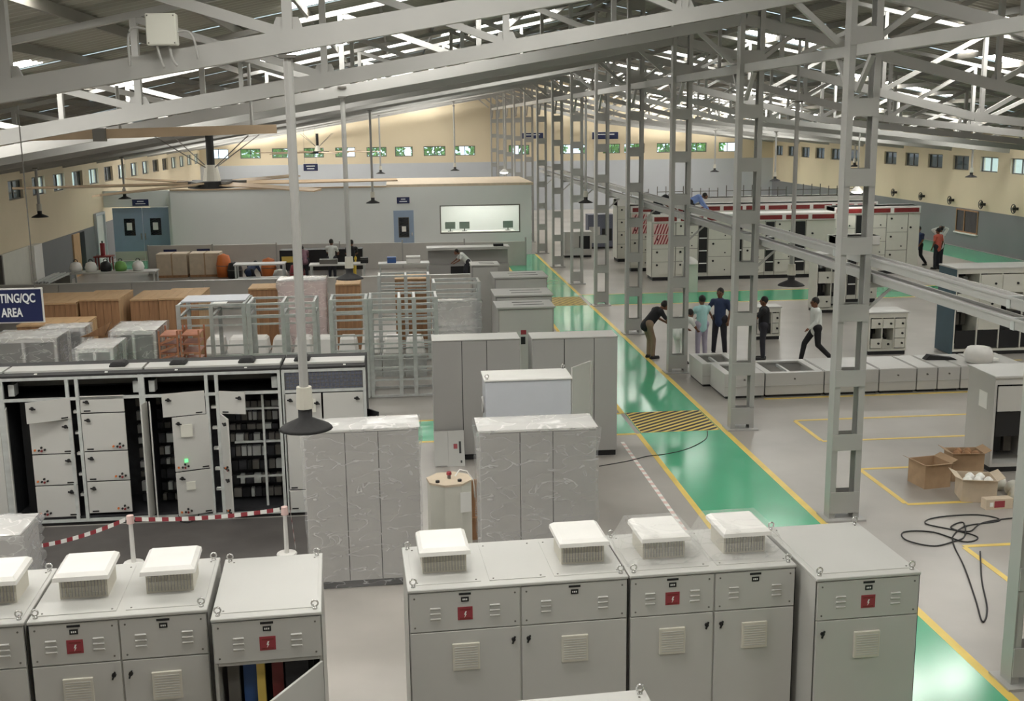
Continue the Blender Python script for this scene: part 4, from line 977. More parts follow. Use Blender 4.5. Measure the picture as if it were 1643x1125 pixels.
for i in range(7):
    tray(['open empty shell right of the aisle-end shells, lying on floor', 'covered lying shell behind the second lattice column', 'covered lying cabinet in mid row, widest cover', 'narrow covered lying cabinet, first of the narrow ones', 'narrow covered lying cabinet, middle of the narrow ones', 'narrow covered lying cabinet, last before the wide end one', 'wide covered lying cabinet ending the floor row at right'][i], xs[i], 24.52, xs[i + 1] - .03, 25.95, .56, i == 0)
# cartons by the grey cabinet
def carton(label, x, y, w_, d_, h, rz, m='card', z=0.0, fill=None):
    t = thing('cardboard_box', label, 'box', (x, y, z), rz, 'cardboard boxes on the floor at right')
    for (a, b_, c, d) in ((0, 0, w_, .01), (0, d_ - .01, w_, d_), (0, .01, .01, d_ - .01), (w_ - .01, .01, w_, d_ - .01)): pbox('side', m, t, a, b_, 0, c, d, h)
    pbox('bottom', m, t, .01, .01, 0, w_ - .01, d_ - .01, .01)
    for (s_, ax) in ((0, 'x'), (1, 'x'), (0, 'y')):
        if ax == 'x':
            x0 = 0 if s_ == 0 else w_; k = -1 if s_ == 0 else 1
            MB().hexa([(x0, 0, h - .004), (x0, d_, h - .004), (x0, d_, h), (x0, 0, h), (x0 + k * .12, 0, h + .05), (x0 + k * .12, d_, h + .05), (x0 + k * .12, d_, h + .055), (x0 + k * .12, 0, h + .055)]).build('flap', m, t)
        else: MB().hexa([(0, 0, h - .004), (w_, 0, h - .004), (w_, 0, h), (0, 0, h), (0, -.12, h + .03), (w_, -.12, h + .03), (w_, -.12, h + .035), (0, -.12, h + .035)]).build('flap', m, t)
    if fill:
        for q in range(5): MB().lathe([(0, 0), (.07, .02), (.08, .07), (.03, .12), (0, .13)], 8).build('packing', fill, t, (w_ * (.2 + .15 * q), d_ * (.3 + .4 * (q % 2)), h - .1), smooth=True)
    return t
carton('brown open carton farthest left of the carton heap', 8.75, 17.75, .5, .5, .42, .15)
carton('brown open carton pushed against the grey cabinet', 9.4, 18.1, .55, .4, .5, -.1, 'card', 0, 'wood')
carton('pale open carton full of packing paper in the heap front', 9.05, 17.05, .55, .5, .38, -.25, 'card_light', 0, 'paper')
t = thing('printed_carton', 'pale carton with red print lying in front of the heap', 'box', (9.25, 16.62, 0), .05); pbox('carton', 'card_light', t, 0, 0, 0, .46, .16, .17); pbox('red_print', 'red', t, .14, -.003, .03, .32, 0, .14); pbox('pale_print', 'paper', t, .06, -.003, .05, .12, 0, .12)
for i in range(3):
    tag(MB().lathe([(0, 0), (.12, .02), (.15, .1), (.11, .2), (.03, .25), (0, .25)], 9).build('paper_sack', 'cream', None, (9.98 + .1 * (i % 2), 17.0 + .3 * i, 0), smooth=True), 'crumpled pale sack right of the cartons, %s one' % ('front', 'middle', 'back')[i], 'sack', 'pale sacks by the cartons')
# things on the grey cabinet at right edge
t = thing('wrapped_roll', 'white wrapped roll resting on the lying cabinets at right', 'roll', (13.4, 24.9, .575)); MB().lathe([(0, 0), (.3, .02), (.34, .2), (.26, .36), (0, .4)], 10).build('film_roll', 'white', t, smooth=True); pbox('end_tab', 'paper', t, .25, -.1, .05, .45, .1, .09)
tag(MB().hexa([(0, 0, 0), (.75, -.1, 0), (.75, .1, 0), (0, .2, 0), (.1, 0, .12), (.65, -.08, .05), (.65, .08, .05), (.1, .18, .12)]).build('black_tarp', 'rubber', None, (12.3, 25.3, .575)), 'folded black sheet on the covered lying cabinets', 'sheet')
# cable tangle on the floor
def spline(pts, k=6):
    out = []; P = [Vector(p) for p in pts]
    for i in range(len(P) - 1):
        a, b_, c, d = P[max(i - 1, 0)], P[i], P[i + 1], P[min(i + 2, len(P) - 1)]
        for j in range(k):
            u = j / k; out.append(.5 * ((2 * b_) + (c - a) * u + (2 * a - 5 * b_ + 4 * c - d) * u * u + (3 * b_ - a - 3 * c + d) * u ** 3))
    return out + [P[-1]]
cab_pts = [(9.6, 16.2), (8.9, 16.05), (8.5, 15.7), (8.3, 15.9), (8.6, 16.1), (8.35, 15.55), (8.1, 15.35), (7.7, 15.2), (7.4, 15.45), (7.5, 15.8), (7.95, 15.75), (8.2, 15.3), (8.5, 15.45), (8.3, 15.8), (8.0, 16.1), (8.25, 16.35), (9.0, 16.4), (9.2, 16.1), (8.6, 15.95), (8.2, 15.6), (8.0, 15.2), (7.75, 14.4), (7.35, 13.3), (7.1, 12.65), (7.35, 13.0), (7.75, 13.9), (8.25, 14.9)]
tag(MB().tube([(p.x, p.y, .012 + .003 * math.sin(i * .7)) for i, p in enumerate(spline([(a, b_, 0) for a, b_ in cab_pts]))], .011).build('extension_cable', 'black', smooth=True), 'black cable tangled in loops on the floor beside first column', 'cable')
tag(MB().tube([(p.x, p.y, .008) for p in spline([(3.5, 19.8, 0), (4.1, 20.05, 0), (4.5, 20.3, 0), (4.9, 20.4, 0), (5.4, 20.7, 0), (5.9, 21.3, 0), (6.1, 21.9, 0)])], .008).build('thin_cable', 'black', smooth=True), 'thin dark cable crossing the green aisle below the hazard strip', 'cable')
# long cable ducts carried on the columns
for i, (x, z, nm) in enumerate(((7.05, 4.02, 'upper'), (7.12, 3.76, 'lower'))):
    t = thing('cable_duct', 'long grey overhead cable duct along the columns, %s run' % nm, 'duct', (x, 8.0, z), 0, 'overhead cable ducts')
    pbox('trough', 'steel', t, 0, 0, 0, .2, 50, .1); pbox('lip', 'steel', t, -.015, 0, .1, .01, 50, .13); pbox('lip', 'steel', t, .19, 0, .1, .215, 50, .13)
    for k in range(9): pmesh(('ductj',), 'joint_cover', t, (.1, 3 + k * 5.43 + 1.5, .05), lambda mb: mb.box(-.11, -.04, -.06, .11, .04, .085), 'galv')
for i, y in enumerate(TY[:9]):
    t = thing('duct_bracket', 'steel arm under the cable ducts on column, %s from the camera' % nth(i), 'bracket', (XC + .36, y, 3.68), 0, 'duct brackets')
    pbox('arm', 'steel', t, 0, -.03, 0, .5, .03, .07); MB().bar((.0, 0, -.35), (.4, 0, .0), .04, .04).build('strut', 'steel', t)

# ================================================================ PENDANT LAMPS, FANS, SIGNS
def make_lamp():
    t = thing('pendant_lamp', 'x', 'lamp', group='high bay pendant lamps on rods')
    MB().lathe([(0, .26), (.05, .26), (.07, .22), (.07, .1), (.24, .02), (.27, -.01), (.23, 0), (0, .04)], 18).build('reflector', 'rubber', t, smooth=True)
    MB().cyl((0, 0, .2), (0, 0, .42), .085, .075, 12).build('ballast_box', 'vent', t)
    return t
lamp0 = make_lamp()
lamps = [(-1.0, 11.15, 3.24, 'hanging low before the switchboard, nearest of all'), (-1.0, 22.0, 3.3, 'over the white frames, middle of the photo'), (-1.0, 43.7, 3.3, 'before the office wall near the blue door'),
         (-11.6, 38.3, 3.4, 'by the left wall, larger one'), (-11.4, 49.15, 3.3, 'by the left wall near the double door'), (7.78, 22.0, 2.95, 'over the cream lineup between second and first column'),
         (6.72, 41.0, 3.35, 'low beside the fifth lattice column'), (-1.0, 65.4, 3.5, 'far away over the office roof'), (3.2, 65.4, 3.6, 'far away above the office viewing window'),
         (18.3, 65.4, 3.3, 'far right, before pale far wall'), (18.3, 54.6, 3.3, 'right side behind the second column'), (25.5, 49.15, 3.6, 'upper right before the beige wall'), (24.5, 60.0, 3.7, 'right wall, below dark windows')]
mesh_rod = {}
for i, (x, y, z, nm) in enumerate(lamps):
    if i == 0: o = lamp0; o.location = (x, y, z); o['label'] = 'dark pendant lamp ' + nm
    else: o = copy_tree(lamp0, (x, y, z), 0, 'dark pendant lamp ' + nm)
    top = (7.12 if i == 6 else chord_z(x) - .1 + (.12 if i == 0 else 0)) - z
    MB().cyl((0, 0, .42), (0, 0, top), .045 if i == 0 else .032, None, 8).build('rod', 'steel', o)
    MB().box(-.08, -.08, top - .02, .08, .08, top + .01).build('ceiling_clamp', 'steel_dark', o)
for (x, y, z, nm) in ((18.0, 43.7, 3.4, 'shining above the control lineups'), (26.2, 43.7, 3.35, 'shining at the right photo edge'), (6.0, 65.4, 3.45, 'shining behind the office corner')):
    t = thing('lit_pendant_lamp', 'lit white pendant lamp ' + nm, 'lamp', (x, y, z), 0, 'lit pendant lamps')
    MB().lathe([(0, .2), (.06, .2), (.25, .02), (.27, 0), (.25, 0), (.2, .03)], 16).build('reflector', 'white', t, smooth=True)
    MB().lathe([(.24, .015), (.18, -.05), (0, -.08)], 14).build('bulb', 'lamp_on', t, smooth=True); MB().cyl((0, 0, .2), (0, 0, chord_z(x) - .1 - z), .03, None, 8).build('rod', 'steel', t)
def make_fan(label, loc, drop, ang):
    t = thing('ceiling_fan', label, 'fan', loc, 0, 'large tan bladed ceiling fans')
    MB().cyl((0, 0, .3), (0, 0, drop), .07, .07, 10).build('drop_post', 'black', t); MB().cyl((0, 0, -.06), (0, 0, .06), .42, .42, 20).build('hub_disc', 'black', t); MB().cyl((0, 0, .06), (0, 0, .34), .16, .11, 14).build('motor', 'vent', t)
    for k in range(6):
        a = math.radians(ang + 60 * k)
        b_ = MB().hexa([(.35, -.09, -.02), (3.3, -.07, -.02), (3.3, .07, .0), (.35, .09, .02), (.35, -.09, .0), (3.3, -.07, .0), (3.3, .07, .03), (.35, .09, .05)]).build('blade', 'tan', t, rz=a)
        pbox('blade_clamp', 'steel_dark', b_, .3, -.06, .02, .6, .06, .06)
    for k in range(4):
        a = PI / 4 + k * PI / 2
        MB().cyl((math.cos(a) * .12, math.sin(a) * .12, .3), (math.cos(a) * 1.1, math.sin(a) * 1.1, drop), .01, None, 5).build('guy_wire', 'steel_dark', t)
make_fan('large ceiling fan with tan blades at upper left', (-3.3, 20.8, 5.2), .85, 188)
make_fan('distant ceiling fan above the office, blades almost level', (-4.1, 60.0, 4.85), .95, 170)
t = thing('fan_support_beam', 'tan support beam above the upper left ceiling fan', 'beam', (0, 0, 0))
MB().bar((-8.2, 18.8, 6.05), (-2.2, 21.4, 6.15), .12, .16).build('beam', 'tan', t); MB().box(-5.1, 20.05, 5.98, -4.9, 20.2, 6.2).build('clamp', 'steel_dark', t); MB().cyl((-4.7, 20.3, 6.15), (-4.7, 20.3, 6.9), .03).build('hanger', 'steel', t); MB().cyl((-2.6, 21.2, 6.2), (-2.6, 21.2, 7.3), .03).build('hanger', 'steel', t)
def sign(label, loc, w_, h_, lines, size, hang=0, border=.012, cat='sign'):
    t = thing('sign_board', label, cat, loc)
    pbox('border', 'white', t, -w_ / 2 - border, 0, -h_ / 2 - border, w_ / 2 + border, .02, h_ / 2 + border); pbox('face', 'navy', t, -w_ / 2, -.006, -h_ / 2, w_ / 2, 0, h_ / 2)
    for i, l in enumerate(lines):
        if isinstance(l, str):
            o = put_text(l, size, t, (0, -.009, (len(lines) - 1) * size * .66 - i * size * 1.32)); o.scale = (.76, 1.15, 1)
        else: pbox('lettering_bar', 'sign_text', t, -w_ * l / 2, -.01, (.5 - i) * h_ * .36 - h_ * .07, w_ * l / 2, -.006, (.5 - i) * h_ * .36 + h_ * .07)
    for sx in (-1, 1):
        if hang: MB().cyl((sx * w_ * .4, .01, h_ / 2), (sx * w_ * .4, .01, h_ / 2 + hang), .006, None, 5).build('hanging_wire', 'steel_dark', t)
sign('navy sign with white letters TESTING/QC AREA at the left edge', (-3.715, 11.15, 4.545), .56, .31, ['TESTING/QC', 'AREA'], .104, 1.72)
sign('small navy sign above the blue double door', (-12.1, RY + .66, 2.75), .75, .3, [.4, .6], .13)
sign('small navy sign above the single blue office door', (.18, RY - .05, 2.68), .6, .3, [.35, .6], .12)
sign('navy sign board hanging high, left of the office', (-4.9, 65.44, 3.9), .8, .4, [.6, .5], .15, 1.98)
sign('navy sign high on the far wall, right one', (14.9, Y1 - .03, 5.25), 1.9, .5, [.7], .3)
sign('navy sign high on the far wall, left one', (9.6, Y1 - .03, 5.3), 1.6, .4, [.7], .2)
# junction box on the nearest truss
t = thing('junction_box', 'beige junction box with conduits on the nearest roof truss', 'box', (-2.1, 10.95, 6.95))
pbox('box', 'cream', t, -.13, -.06, -.02, .14, .06, .26, .01); 
for x, z in ((-.11, 0), (.12, 0), (-.11, .24), (.12, .24)): pbox('screw', 'steel_dark', t, x - .006, -.064, z - .006, x + .006, -.06, z + .006)
for pts in ([(-.13, 0, .12), (-.25, 0, .14), (-.3, 0, .05), (-.3, 0, -.2)], [(-.05, 0, -.02), (-.03, 0, -.12), (.0, 0, -.22)], [(.06, 0, -.02), (.08, 0, -.14), (.12, 0, -.2)], [(.14, 0, .1), (.24, 0, .1), (.29, 0, 0), (.31, 0, -.14)]): MB().tube(spline(pts, 4), .012).build('conduit', 'steel', t, smooth=True)
for i, (x, y) in enumerate(((XR - .12, 61.0), (XR - .12, 57.6), (XR - .12, 54.4), (XR - .12, 51.3), (XR - .12, 48.4))):
    t = thing('wall_fan', 'black wall fan on the right wall dado edge, %s from the far end' % ('first', 'second', 'third', 'fourth', 'nearest')[i], 'fan', (x, y, 2.2), 0, 'black wall fans')
    MB().torus((-.1, 0, 0), .2, .02, 14, 5, 'x').build('guard_ring', 'black', t, smooth=True); MB().cyl((-.14, 0, 0), (.0, 0, 0), .07, .06, 10).build('motor', 'black', t); MB().box(0, -.05, -.06, .12, .05, .06).build('bracket', 'black', t)
    for k in range(3): MB().bar((-.1, 0, 0), (-.1, .18 * math.cos(k * 2.1), .18 * math.sin(k * 2.1)), .02, .09, up=(1, 0, 0)).build('blade', 'steel_dark', t)

# ================================================================ BACK WORK AREA
t = thing('partition_wall', 'low grey partition in front of the white office wall', 'partition', (-10.8, 50.0, 0))
for i in range(6): pbox('panel', 'partition', t, i * 2.72, 0, 0, i * 2.72 + 2.7, .08, 1.22 - i * .03)
for i in range(7): pbox('post', 'steel', t, i * 2.72 - .04, -.02, 0, i * 2.72 + .02, .1, 1.25)
pbox('small_sign', 'navy', t, .65, -.02, .85, 1.2, 0, 1.05); pbox('small_sign', 'navy', t, 2.05, -.02, .85, 2.6, 0, 1.05)
t = thing('half_wall', 'long low beige wall behind the crates and frames', 'partition', (-13.6, 38.4, 0)); 
for i in range(7): pbox('panel', 'partition', t, i * 2.35, 0, 0, i * 2.35 + 2.33, .1, 1.15)
pbox('coping', 'cab', t, 0, -.03, 1.15, 16.45, .13, 1.19)
for i, x in enumerate((-10.2, -8.85)):
    t = thing('carton_stack', 'pale tan carton against the low partition, %s one' % ('left', 'right')[i], 'box', (x, 48.6, 0), 0, 'tan cartons by the partition'); pbox('carton', 'card_light', t, 0, 0, .1, 1.25, .9, 1.0, .01); pbox('tape', 'card', t, .6, -.004, .1, .66, .9, 1.004); pbox('pallet', 'wood', t, 0, 0, 0, 1.25, .9, .1)
def bench(label, x, y, w_, items, h=.85):
    t = thing('work_bench', label, 'bench', (x, y, 0), 0, 'work benches before the office')
    pbox('table_top', 'cab', t, 0, 0, h - .05, w_, .8, h)
    for a in (.04, w_ - .1):
        for b_ in (.04, .7): pbox('leg', 'galv', t, a, b_, 0, a + .06, b_ + .06, h - .05)
    pbox('lower_shelf', 'galv', t, .1, .1, .25, w_ - .1, .7, .28)
    return t
bench('work bench near the man in white cap', -3.6, 44.8, 2.2, 0); bench('work bench with blue tray right of the standing pair', -.9, 44.6, 2.0, 0); bench('work bench at left behind the crates', -6.6, 45.5, 2.0, 0); bench('work bench left, holding helmets and bags', -12.5, 44.0, 3.2, 0)
t = thing('press_machine', 'wide grey machine with hood behind the right worker', 'machine', (1.1, 46.2, 0)); pbox('base', 'cab_grey', t, 0, 0, 0, 3.3, 1.0, .55); pbox('back_hood', 'cab_grey', t, 0, .5, .55, 3.3, 1.0, 1.15); pbox('hood_roof', 'cab', t, -.05, .1, 1.15, 3.35, 1.0, 1.25); pbox('dark_throat', 'black', t, .9, -.02, .15, 2.6, 0, .5); pbox('control_head', 'black', t, 2.7, .3, 1.25, 3.1, .6, 1.35)
t = thing('black_machine', 'long black machine behind the standing pair', 'machine', (-5.0, 47.6, 0)); pbox('body', 'black', t, 0, 0, .3, 3.4, .7, 1.15); pbox('base', 'cab_grey', t, .05, .05, 0, 3.35, .65, .3); pbox('yellow_panel', 'yellow', t, .08, -.02, .65, .75, 0, .9); pbox('roller', 'steel_dark', t, 1.2, -.03, .5, 3.3, 0, .6)
for i, (nm, x, y, z, dx, dz, m) in enumerate((('blue tray on the bench right of the standing pair', -.55, 44.9, .85, .35, .22, 'blue'), ('white carton on the bench behind the second pendant lamp', -1.35 + 1.0, 45.1, .85, .0, .0, 'white'), ('white box on the bench, right of the blue tray', .2, 44.8, .85, .55, .25, 'white'), ('small black meter on bench near the pair', -1.6, 45.0, .85, .3, .22, 'black'), ('dark case on the bench by man in cap', -3.2, 45.0, .85, .7, .18, 'steel_dark'))):
    if dx <= 0: continue
    t = thing('bench_case', nm, 'case', (x, y, z), 0, 'cases on the benches'); pbox('case', m, t, 0, 0, 0, dx, .35, dz); pbox('lid_line', 'steel_dark', t, -.004, -.004, dz * .7, dx + .004, .354, dz * .7 + .015)
for i, (x, m, nm) in enumerate(((-12.3, 'white', 'white helmet-like bag on left bench'), (-11.75, 'paper', 'white rolled bag on left bench, middle'), (-11.2, 'black', 'black bag on left bench'), (-10.65, 'lime', 'green bag on left bench'), (-10.0, 'white', 'white bag with black base on left bench'))):
    t = thing('bag', nm, 'bag', (x, 44.4, .85), 0, 'bags on the left bench'); MB().lathe([(0, 0), (.2, .01), (.24, .15), (.18, .32), (.06, .38), (0, .38)], 10).build('sack', m, t, smooth=True); MB().torus((0, 0, .4), .07, .015, 10, 5).build('handle', 'black', t, smooth=True)
for i, (x, y, h, m, nm) in enumerate(((-7.4, 48.4, 1.0, 'orange', 'orange padded roll leaning at the partition'), (-5.5, 47.9, .85, 'orange', 'brown leather bag beside crouching worker'), (-6.9, 48.0, .7, 'black', 'black machine parts heap by the partition'), (-4.9, 46.7, .5, 'white', 'white pail beside brown bag'), (-4.2, 46.4, .75, 'red', 'red drum near the black machine'))):
    t = thing('floor_item', nm, 'item', (x, y, 0)); MB().lathe([(0, 0), (.3, .02), (.32, h * .5), (.24, h * .9), (0, h)], 10).build('shell', m, t, smooth=True); MB().torus((0, 0, h * .5), .315, .015, 14, 5, 'z').build('band', 'steel_dark', t, smooth=True)
t = thing('red_stand', 'red fire equipment table by the bright doorway', 'stand', (-13.2, 50.6, 0))
for a in (0, .6): 
    for b_ in (0, .5): pbox('leg', 'darkred', t, a, b_, 0, a + .05, b_ + .05, .7)
pbox('table_top', 'darkred', t, -.05, -.05, .7, .7, .6, .75); MB().cyl((.3, .25, .75), (.3, .25, 1.3), .1).build('extinguisher', 'red', t); MB().cyl((.3, .25, 1.3), (.3, .25, 1.4), .03).build('valve', 'black', t)
t = thing('grey_bench_rack', 'grey pipe rack on trestles by the left wall', 'rack', (-13.0, 41.1, 0))
for k in range(5): pbox('pipe', 'galv', t, .1 + k * .12, 0, .85 + .02 * (k % 2), .16 + k * .12, 2.6, .92 + .02 * (k % 2))
for y in (.3, 2.2): pbox('trestle', 'steel_dark', t, .05, y, 0, .75, y + .06, .85)
# far right assembly tables behind the columns
for i, (x, y, nm) in enumerate(((7.6, 52.5, 'pale far cabinet between columns at the aisle end'), (9.3, 56.0, 'dark meshed far cabinet behind the columns'), (11.5, 57.0, 'far grey cabinet beside the meshed one'))):
    t = thing('far_cabinet', nm, 'cabinet', (x, y, 0), 0, 'far cabinets behind columns'); pbox('body', ('cab', 'mesh_grille', 'cab_grey')[i], t, 0, 0, .1, 1.3, .8, 1.2 + .5 * i); pbox('plinth', 'black', t, .02, .02, 0, 1.28, .78, .1); pbox('door', 'cab', t, .05, -.02, .3, .6, 0, 1.1); pbox('opening', 'black', t, .7, -.015, .4, 1.2, 0, 1.0)

# ================================================================ PEOPLE
def remesh(mb, name, mats, vox, parent):
    o = mb.build(name, mats, None)
    r_ = o.modifiers.new('r', 'REMESH'); r_.mode = 'VOXEL'; r_.voxel_size = vox
    s_ = o.modifiers.new('s', 'SMOOTH'); s_.factor = .5; s_.iterations = 4
    bpy.context.view_layer.update()
    me = bpy.data.meshes.new_from_object(o.evaluated_get(bpy.context.evaluated_depsgraph_get())); me.name = name
    bpy.data.objects.remove(o)
    me.polygons.foreach_set('use_smooth', [True] * len(me.polygons))
    if not me.materials: me.materials.append(M[mats])
    return put(me, name, parent)
def ball(mb, c, r, sx=1, sy=1, sz=1):
    n = 7; prof = [(r * math.sin(PI * k / n), -r * math.cos(PI * k / n)) for k in range(n + 1)]
    v0 = len(mb.v); mb.lathe([(max(a, .0008), b_) for a, b_ in prof], 10)
    for i in range(v0, len(mb.v)): mb.v[i] = (c[0] + mb.v[i][0] * sx, c[1] + mb.v[i][1] * sy, c[2] + mb.v[i][2] * sz)
    nn = len(mb.v); mb.f.append(tuple(range(v0 + 9, v0 - 1, -1))); mb.mi.append(0); mb.f.append(tuple(range(nn - 10, nn))); mb.mi.append(0)
def limb(mb, p, q, r0, r1):
    mb.cyl(p, q, r0, r1, 10); ball(mb, p, r0); ball(mb, q, r1)
def person(label, loc, rz, shirt, trousers, pose, height=1.7, sleeves='short', cap=None, z=0.0):
    """pose: hip, chest, head points, then hands/elbows and feet/knees; local +y is where the person faces"""
    t = thing('person', label, 'person', (loc[0], loc[1], z), rz, 'people'); k = height / 1.7
    V = lambda p: Vector(p) * k
    hip, sh, hd = V(pose['hip']), V(pose['sh']), V(pose['head'])
    up = (sh - hip).normalized(); rt = Vector((1, 0, 0)); 
    shl = [sh + rt * (s_ * .18 * k) - up * .03 for s_ in (-1, 1)]; hpl = [hip + rt * (s_ * .09 * k) for s_ in (-1, 1)]
    el = [V(p) for p in pose['elbow']]; hn = [V(p) for p in pose['hand']]; kn = [V(p) for p in pose['knee']]; ft = [V(p) for p in pose['foot']]
    b_ = MB()
    limb(b_, hip, sh - up * .05, .12 * k, .125 * k); limb(b_, shl[0], shl[1], .06 * k, .06 * k); limb(b_, hpl[0], hpl[1], .095 * k, .095 * k)
    limb(b_, sh, hd - (hd - sh).normalized() * .08, .058 * k, .052 * k)
    hdir = (hd - sh).normalized()
    ball(b_, hd, .1 * k, .84, 1.0, 1.18); ball(b_, hd + Vector((0, .03, -.06)) * k, .065 * k); ball(b_, hd + Vector((0, .105, -.01)) * k, .02 * k); 
    for s_ in (-1, 1): ball(b_, hd + Vector((s_ * .085, 0, -.01)) * k, .022 * k, .5, 1, 1.3)
    for i in (0, 1):
        limb(b_, shl[i], el[i], .05 * k, .04 * k); limb(b_, el[i], hn[i], .038 * k, .027 * k)
        d = (hn[i] - el[i]).normalized(); sd = d.cross(Vector((0, 0, 1)) if abs(d.z) < .9 else Vector((0, 1, 0))).normalized()
        pc = hn[i] + d * .05 * k; limb(b_, hn[i], pc, .03 * k, .034 * k)
        for q in range(4):
            f0 = pc + sd * ((q - 1.5) * .02 * k); L_ = (.07, .08, .075, .06)[q] * k
            f1 = f0 + d * L_ * .6 + sd * ((q - 1.5) * .004); limb(b_, f0, f1, .0105 * k, .0095 * k); limb(b_, f1, f1 + (d + Vector((0, .5, 0))).normalized() * L_ * .4, .0095 * k, .008 * k)
        limb(b_, hn[i] + d * .015, hn[i] + (d + sd * 1.1).normalized() * .08 * k, .012 * k, .01 * k)
        limb(b_, hpl[i], kn[i], .08 * k, .056 * k); limb(b_, kn[i], ft[i] + Vector((0, 0, .08)) * k, .055 * k, .038 * k); limb(b_, ft[i] + Vector((0, 0, .05)) * k, ft[i] + Vector((0, .15, .035)) * k, .036 * k, .03 * k)
    remesh(b_, 'body', 'skin', .0125, t)
    c = MB(); limb(c, hip + up * .02, sh - up * .06, .15 * k, .15 * k); limb(c, shl[0], shl[1], .085 * k, .085 * k); limb(c, hip - up * .05, hip + up * .1, .148 * k, .148 * k)
    for i in (0, 1):
        e = el[i] if sleeves == 'long' else shl[i].lerp(el[i], .7)
        limb(c, shl[i], e, .07 * k, .056 * k)
        if sleeves == 'long': limb(c, el[i], hn[i].lerp(el[i], .08), .054 * k, .04 * k)
    o = remesh(c, 'shirt', shirt, .02, t)
    c = MB(); limb(c, hpl[0] + up * .03, hpl[1] + up * .03, .125 * k, .125 * k)
    for i in (0, 1): limb(c, hpl[i], kn[i], .1 * k, .076 * k); limb(c, kn[i], ft[i] + Vector((0, 0, .11)) * k, .074 * k, .06 * k)
    remesh(c, 'trousers', trousers, .02, t)
    for i in (0, 1):
        c = MB(); limb(c, ft[i] + Vector((0, -.04, .045)) * k, ft[i] + Vector((0, .16, .04)) * k, .045 * k, .04 * k); c.box(ft[i].x - .04, ft[i].y - .08, ft[i].z, ft[i].x + .04, ft[i].y + .19, ft[i].z + .03); c.build('shoe', 'shoe', t, smooth=False)
    c = MB(); ball(c, hd + Vector((0, -.018, .035)) * k, .104 * k, .9, 1.0, 1.05); c.build('hair', cap or 'hair', t, smooth=True)
    for s_ in (-1, 1): 
        c = MB(); ball(c, hd + Vector((s_ * .034, .092, .012)) * k, .012 * k); c.build('eye', 'hair', t, smooth=True)
    pbox('mouth', 'darkred', t, hd.x - .025, hd.y + .088 * k, hd.z - .06 * k, hd.x + .025, hd.y + .096 * k, hd.z - .05 * k)
    return t
STAND = dict(hip=(0, 0, .92), sh=(0, 0, 1.4), head=(0, .02, 1.6), elbow=[(-.26, -.03, 1.13), (.26, -.03, 1.13)], hand=[(-.27, .06, .88), (.27, .06, .88)], knee=[(-.1, .02, .5), (.1, .02, .5)], foot=[(-.11, 0, 0), (.11, 0, 0)])
def P(**kw): d = dict(STAND); d.update(kw); return d
BEND = P(hip=(0, -.12, .9), sh=(0, .22, 1.25), head=(0, .42, 1.36), elbow=[(-.24, .35, 1.0), (.24, .35, 1.0)], hand=[(-.16, .55, .88), (.16, .55, .88)])
AKIMBO = P(elbow=[(-.26, -.03, 1.13), (.36, -.08, 1.16)], hand=[(-.25, .1, .9), (.2, .05, 1.0)], foot=[(-.17, .05, 0), (.15, 0, 0)], knee=[(-.13, .04, .5), (.12, .02, .5)])
WALK = P(hip=(0, 0, .9), sh=(0, .03, 1.38), head=(0, .07, 1.58), elbow=[(-.25, .1, 1.12), (.25, -.18, 1.14)], hand=[(-.24, .3, .95), (.25, -.15, .9)], knee=[(-.1, -.02, .5), (.1, .26, .52)], foot=[(-.1, -.38, .04), (.1, .34, 0)])
HEADH = P(elbow=[(-.42, .05, 1.58), (.42, .05, 1.58)], hand=[(-.14, -.02, 1.68), (.14, -.02, 1.68)])
KNEEL = P(hip=(0, -.25, .42), sh=(0, .18, .62), head=(0, .4, .66), elbow=[(-.24, .3, .35), (.24, .3, .35)], hand=[(-.2, .5, .15), (.2, .5, .15)], knee=[(-.12, .05, .1), (.12, .05, .1)], foot=[(-.12, -.4, .0), (.12, -.4, .0)])
REACH = P(elbow=[(-.24, .2, 1.15), (.24, .2, 1.15)], hand=[(-.15, .45, 1.05), (.15, .45, 1.05)])
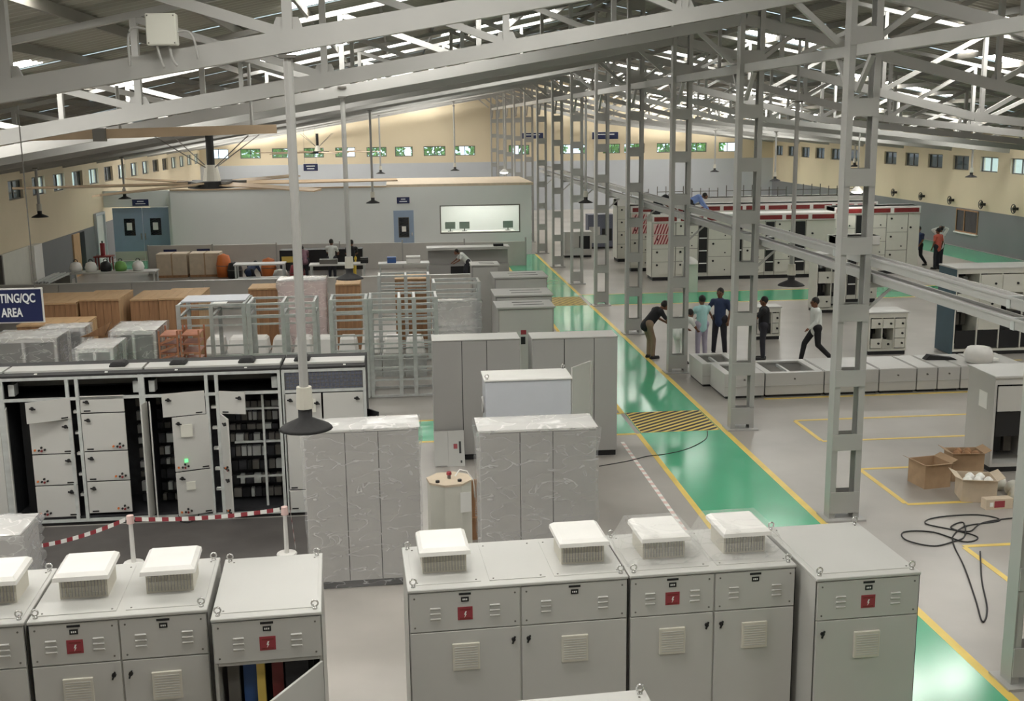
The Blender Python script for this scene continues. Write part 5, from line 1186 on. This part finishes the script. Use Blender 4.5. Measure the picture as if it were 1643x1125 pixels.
PERSON_JOBS = [
 ('person in black shirt and khaki trousers bending beside the third column', (6.55, 29.25), -PI / 2 + .3, 'cl_black', 'cl_khaki', BEND, 1.74, 'short', None, 0),
 ('person in pale shirt half hidden behind the third column', (7.15, 28.4), -.9, 'cl_white', 'cl_white', BEND, 1.6, 'short', None, 0),
 ('person in light cyan shirt seen from behind', (7.85, 28.95), .25, 'cl_cyan', 'cl_lilac', REACH, 1.68, 'short', None, 0),
 ('bearded person in navy t-shirt with hand on hip', (8.45, 29.35), PI - .6, 'cl_navy', 'cl_dark', AKIMBO, 1.8, 'short', None, 0),
 ('person in dark clothes partly hidden behind second lattice column', (9.42, 28.6), 1.2, 'cl_black', 'cl_dark', REACH, 1.66, 'short', None, 0),
 ('person in white shirt and black trousers walking left', (10.6, 27.95), PI / 2, 'cl_white', 'cl_black', WALK, 1.72, 'long', None, 0),
 ('person in navy shirt walking near the grey right wall', (21.9, 46.3), PI / 2 + .5, 'cl_navy', 'cl_black', WALK, 1.72, 'short', None, 0),
 ('person in coral shirt standing by the grey right wall', (22.3, 45.4), .4, 'cl_red', 'cl_dark', STAND, 1.7, 'short', None, 0),
 ('person in white shirt with both hands on head', (22.75, 46.1), .3, 'cl_white', 'cl_dark', HEADH, 1.7, 'long', None, 0),
 ('person in light blue shirt crouching on top of control lineup', (11.75, 44.7), -PI / 2, 'cl_blue', 'cl_dark', KNEEL, 1.7, 'long', None, 2.6),
 ('person in dark vest crouching on top of control lineup at left', (10.4, 44.6), -PI / 2 + .4, 'cl_black', 'cl_dark', KNEEL, 1.75, 'short', None, 2.6),
 ('person in white shirt and dark cap at the benches', (-2.8, 46.5), -.2, 'cl_white', 'cl_dark', REACH, 1.66, 'short', 'hair', 0),
 ('person in dark vest with yellow bag beside the man in white', (-1.98, 46.2), .1, 'cl_black', 'cl_yellow', REACH, 1.64, 'short', None, 0),
 ('person in plaid shirt working left of the near lamp pole', (-3.9, 46.3), .3, 'cl_plaid', 'cl_dark', BEND, 1.64, 'short', None, 0),
 ('person in dark shirt crouching by the low partition', (-6.05, 46.7), -.3, 'cl_navy', 'cl_dark', KNEEL, 1.75, 'short', None, 0),
 ('person in white and yellow top leaning over right bench', (2.55, 45.2), PI / 2 + .2, 'cl_white', 'cl_dark', BEND, 1.5, 'short', None, 0)]
for j in PERSON_JOBS: person(*j[:6], height=j[6], sleeves=j[7], cap=j[8], z=j[9])
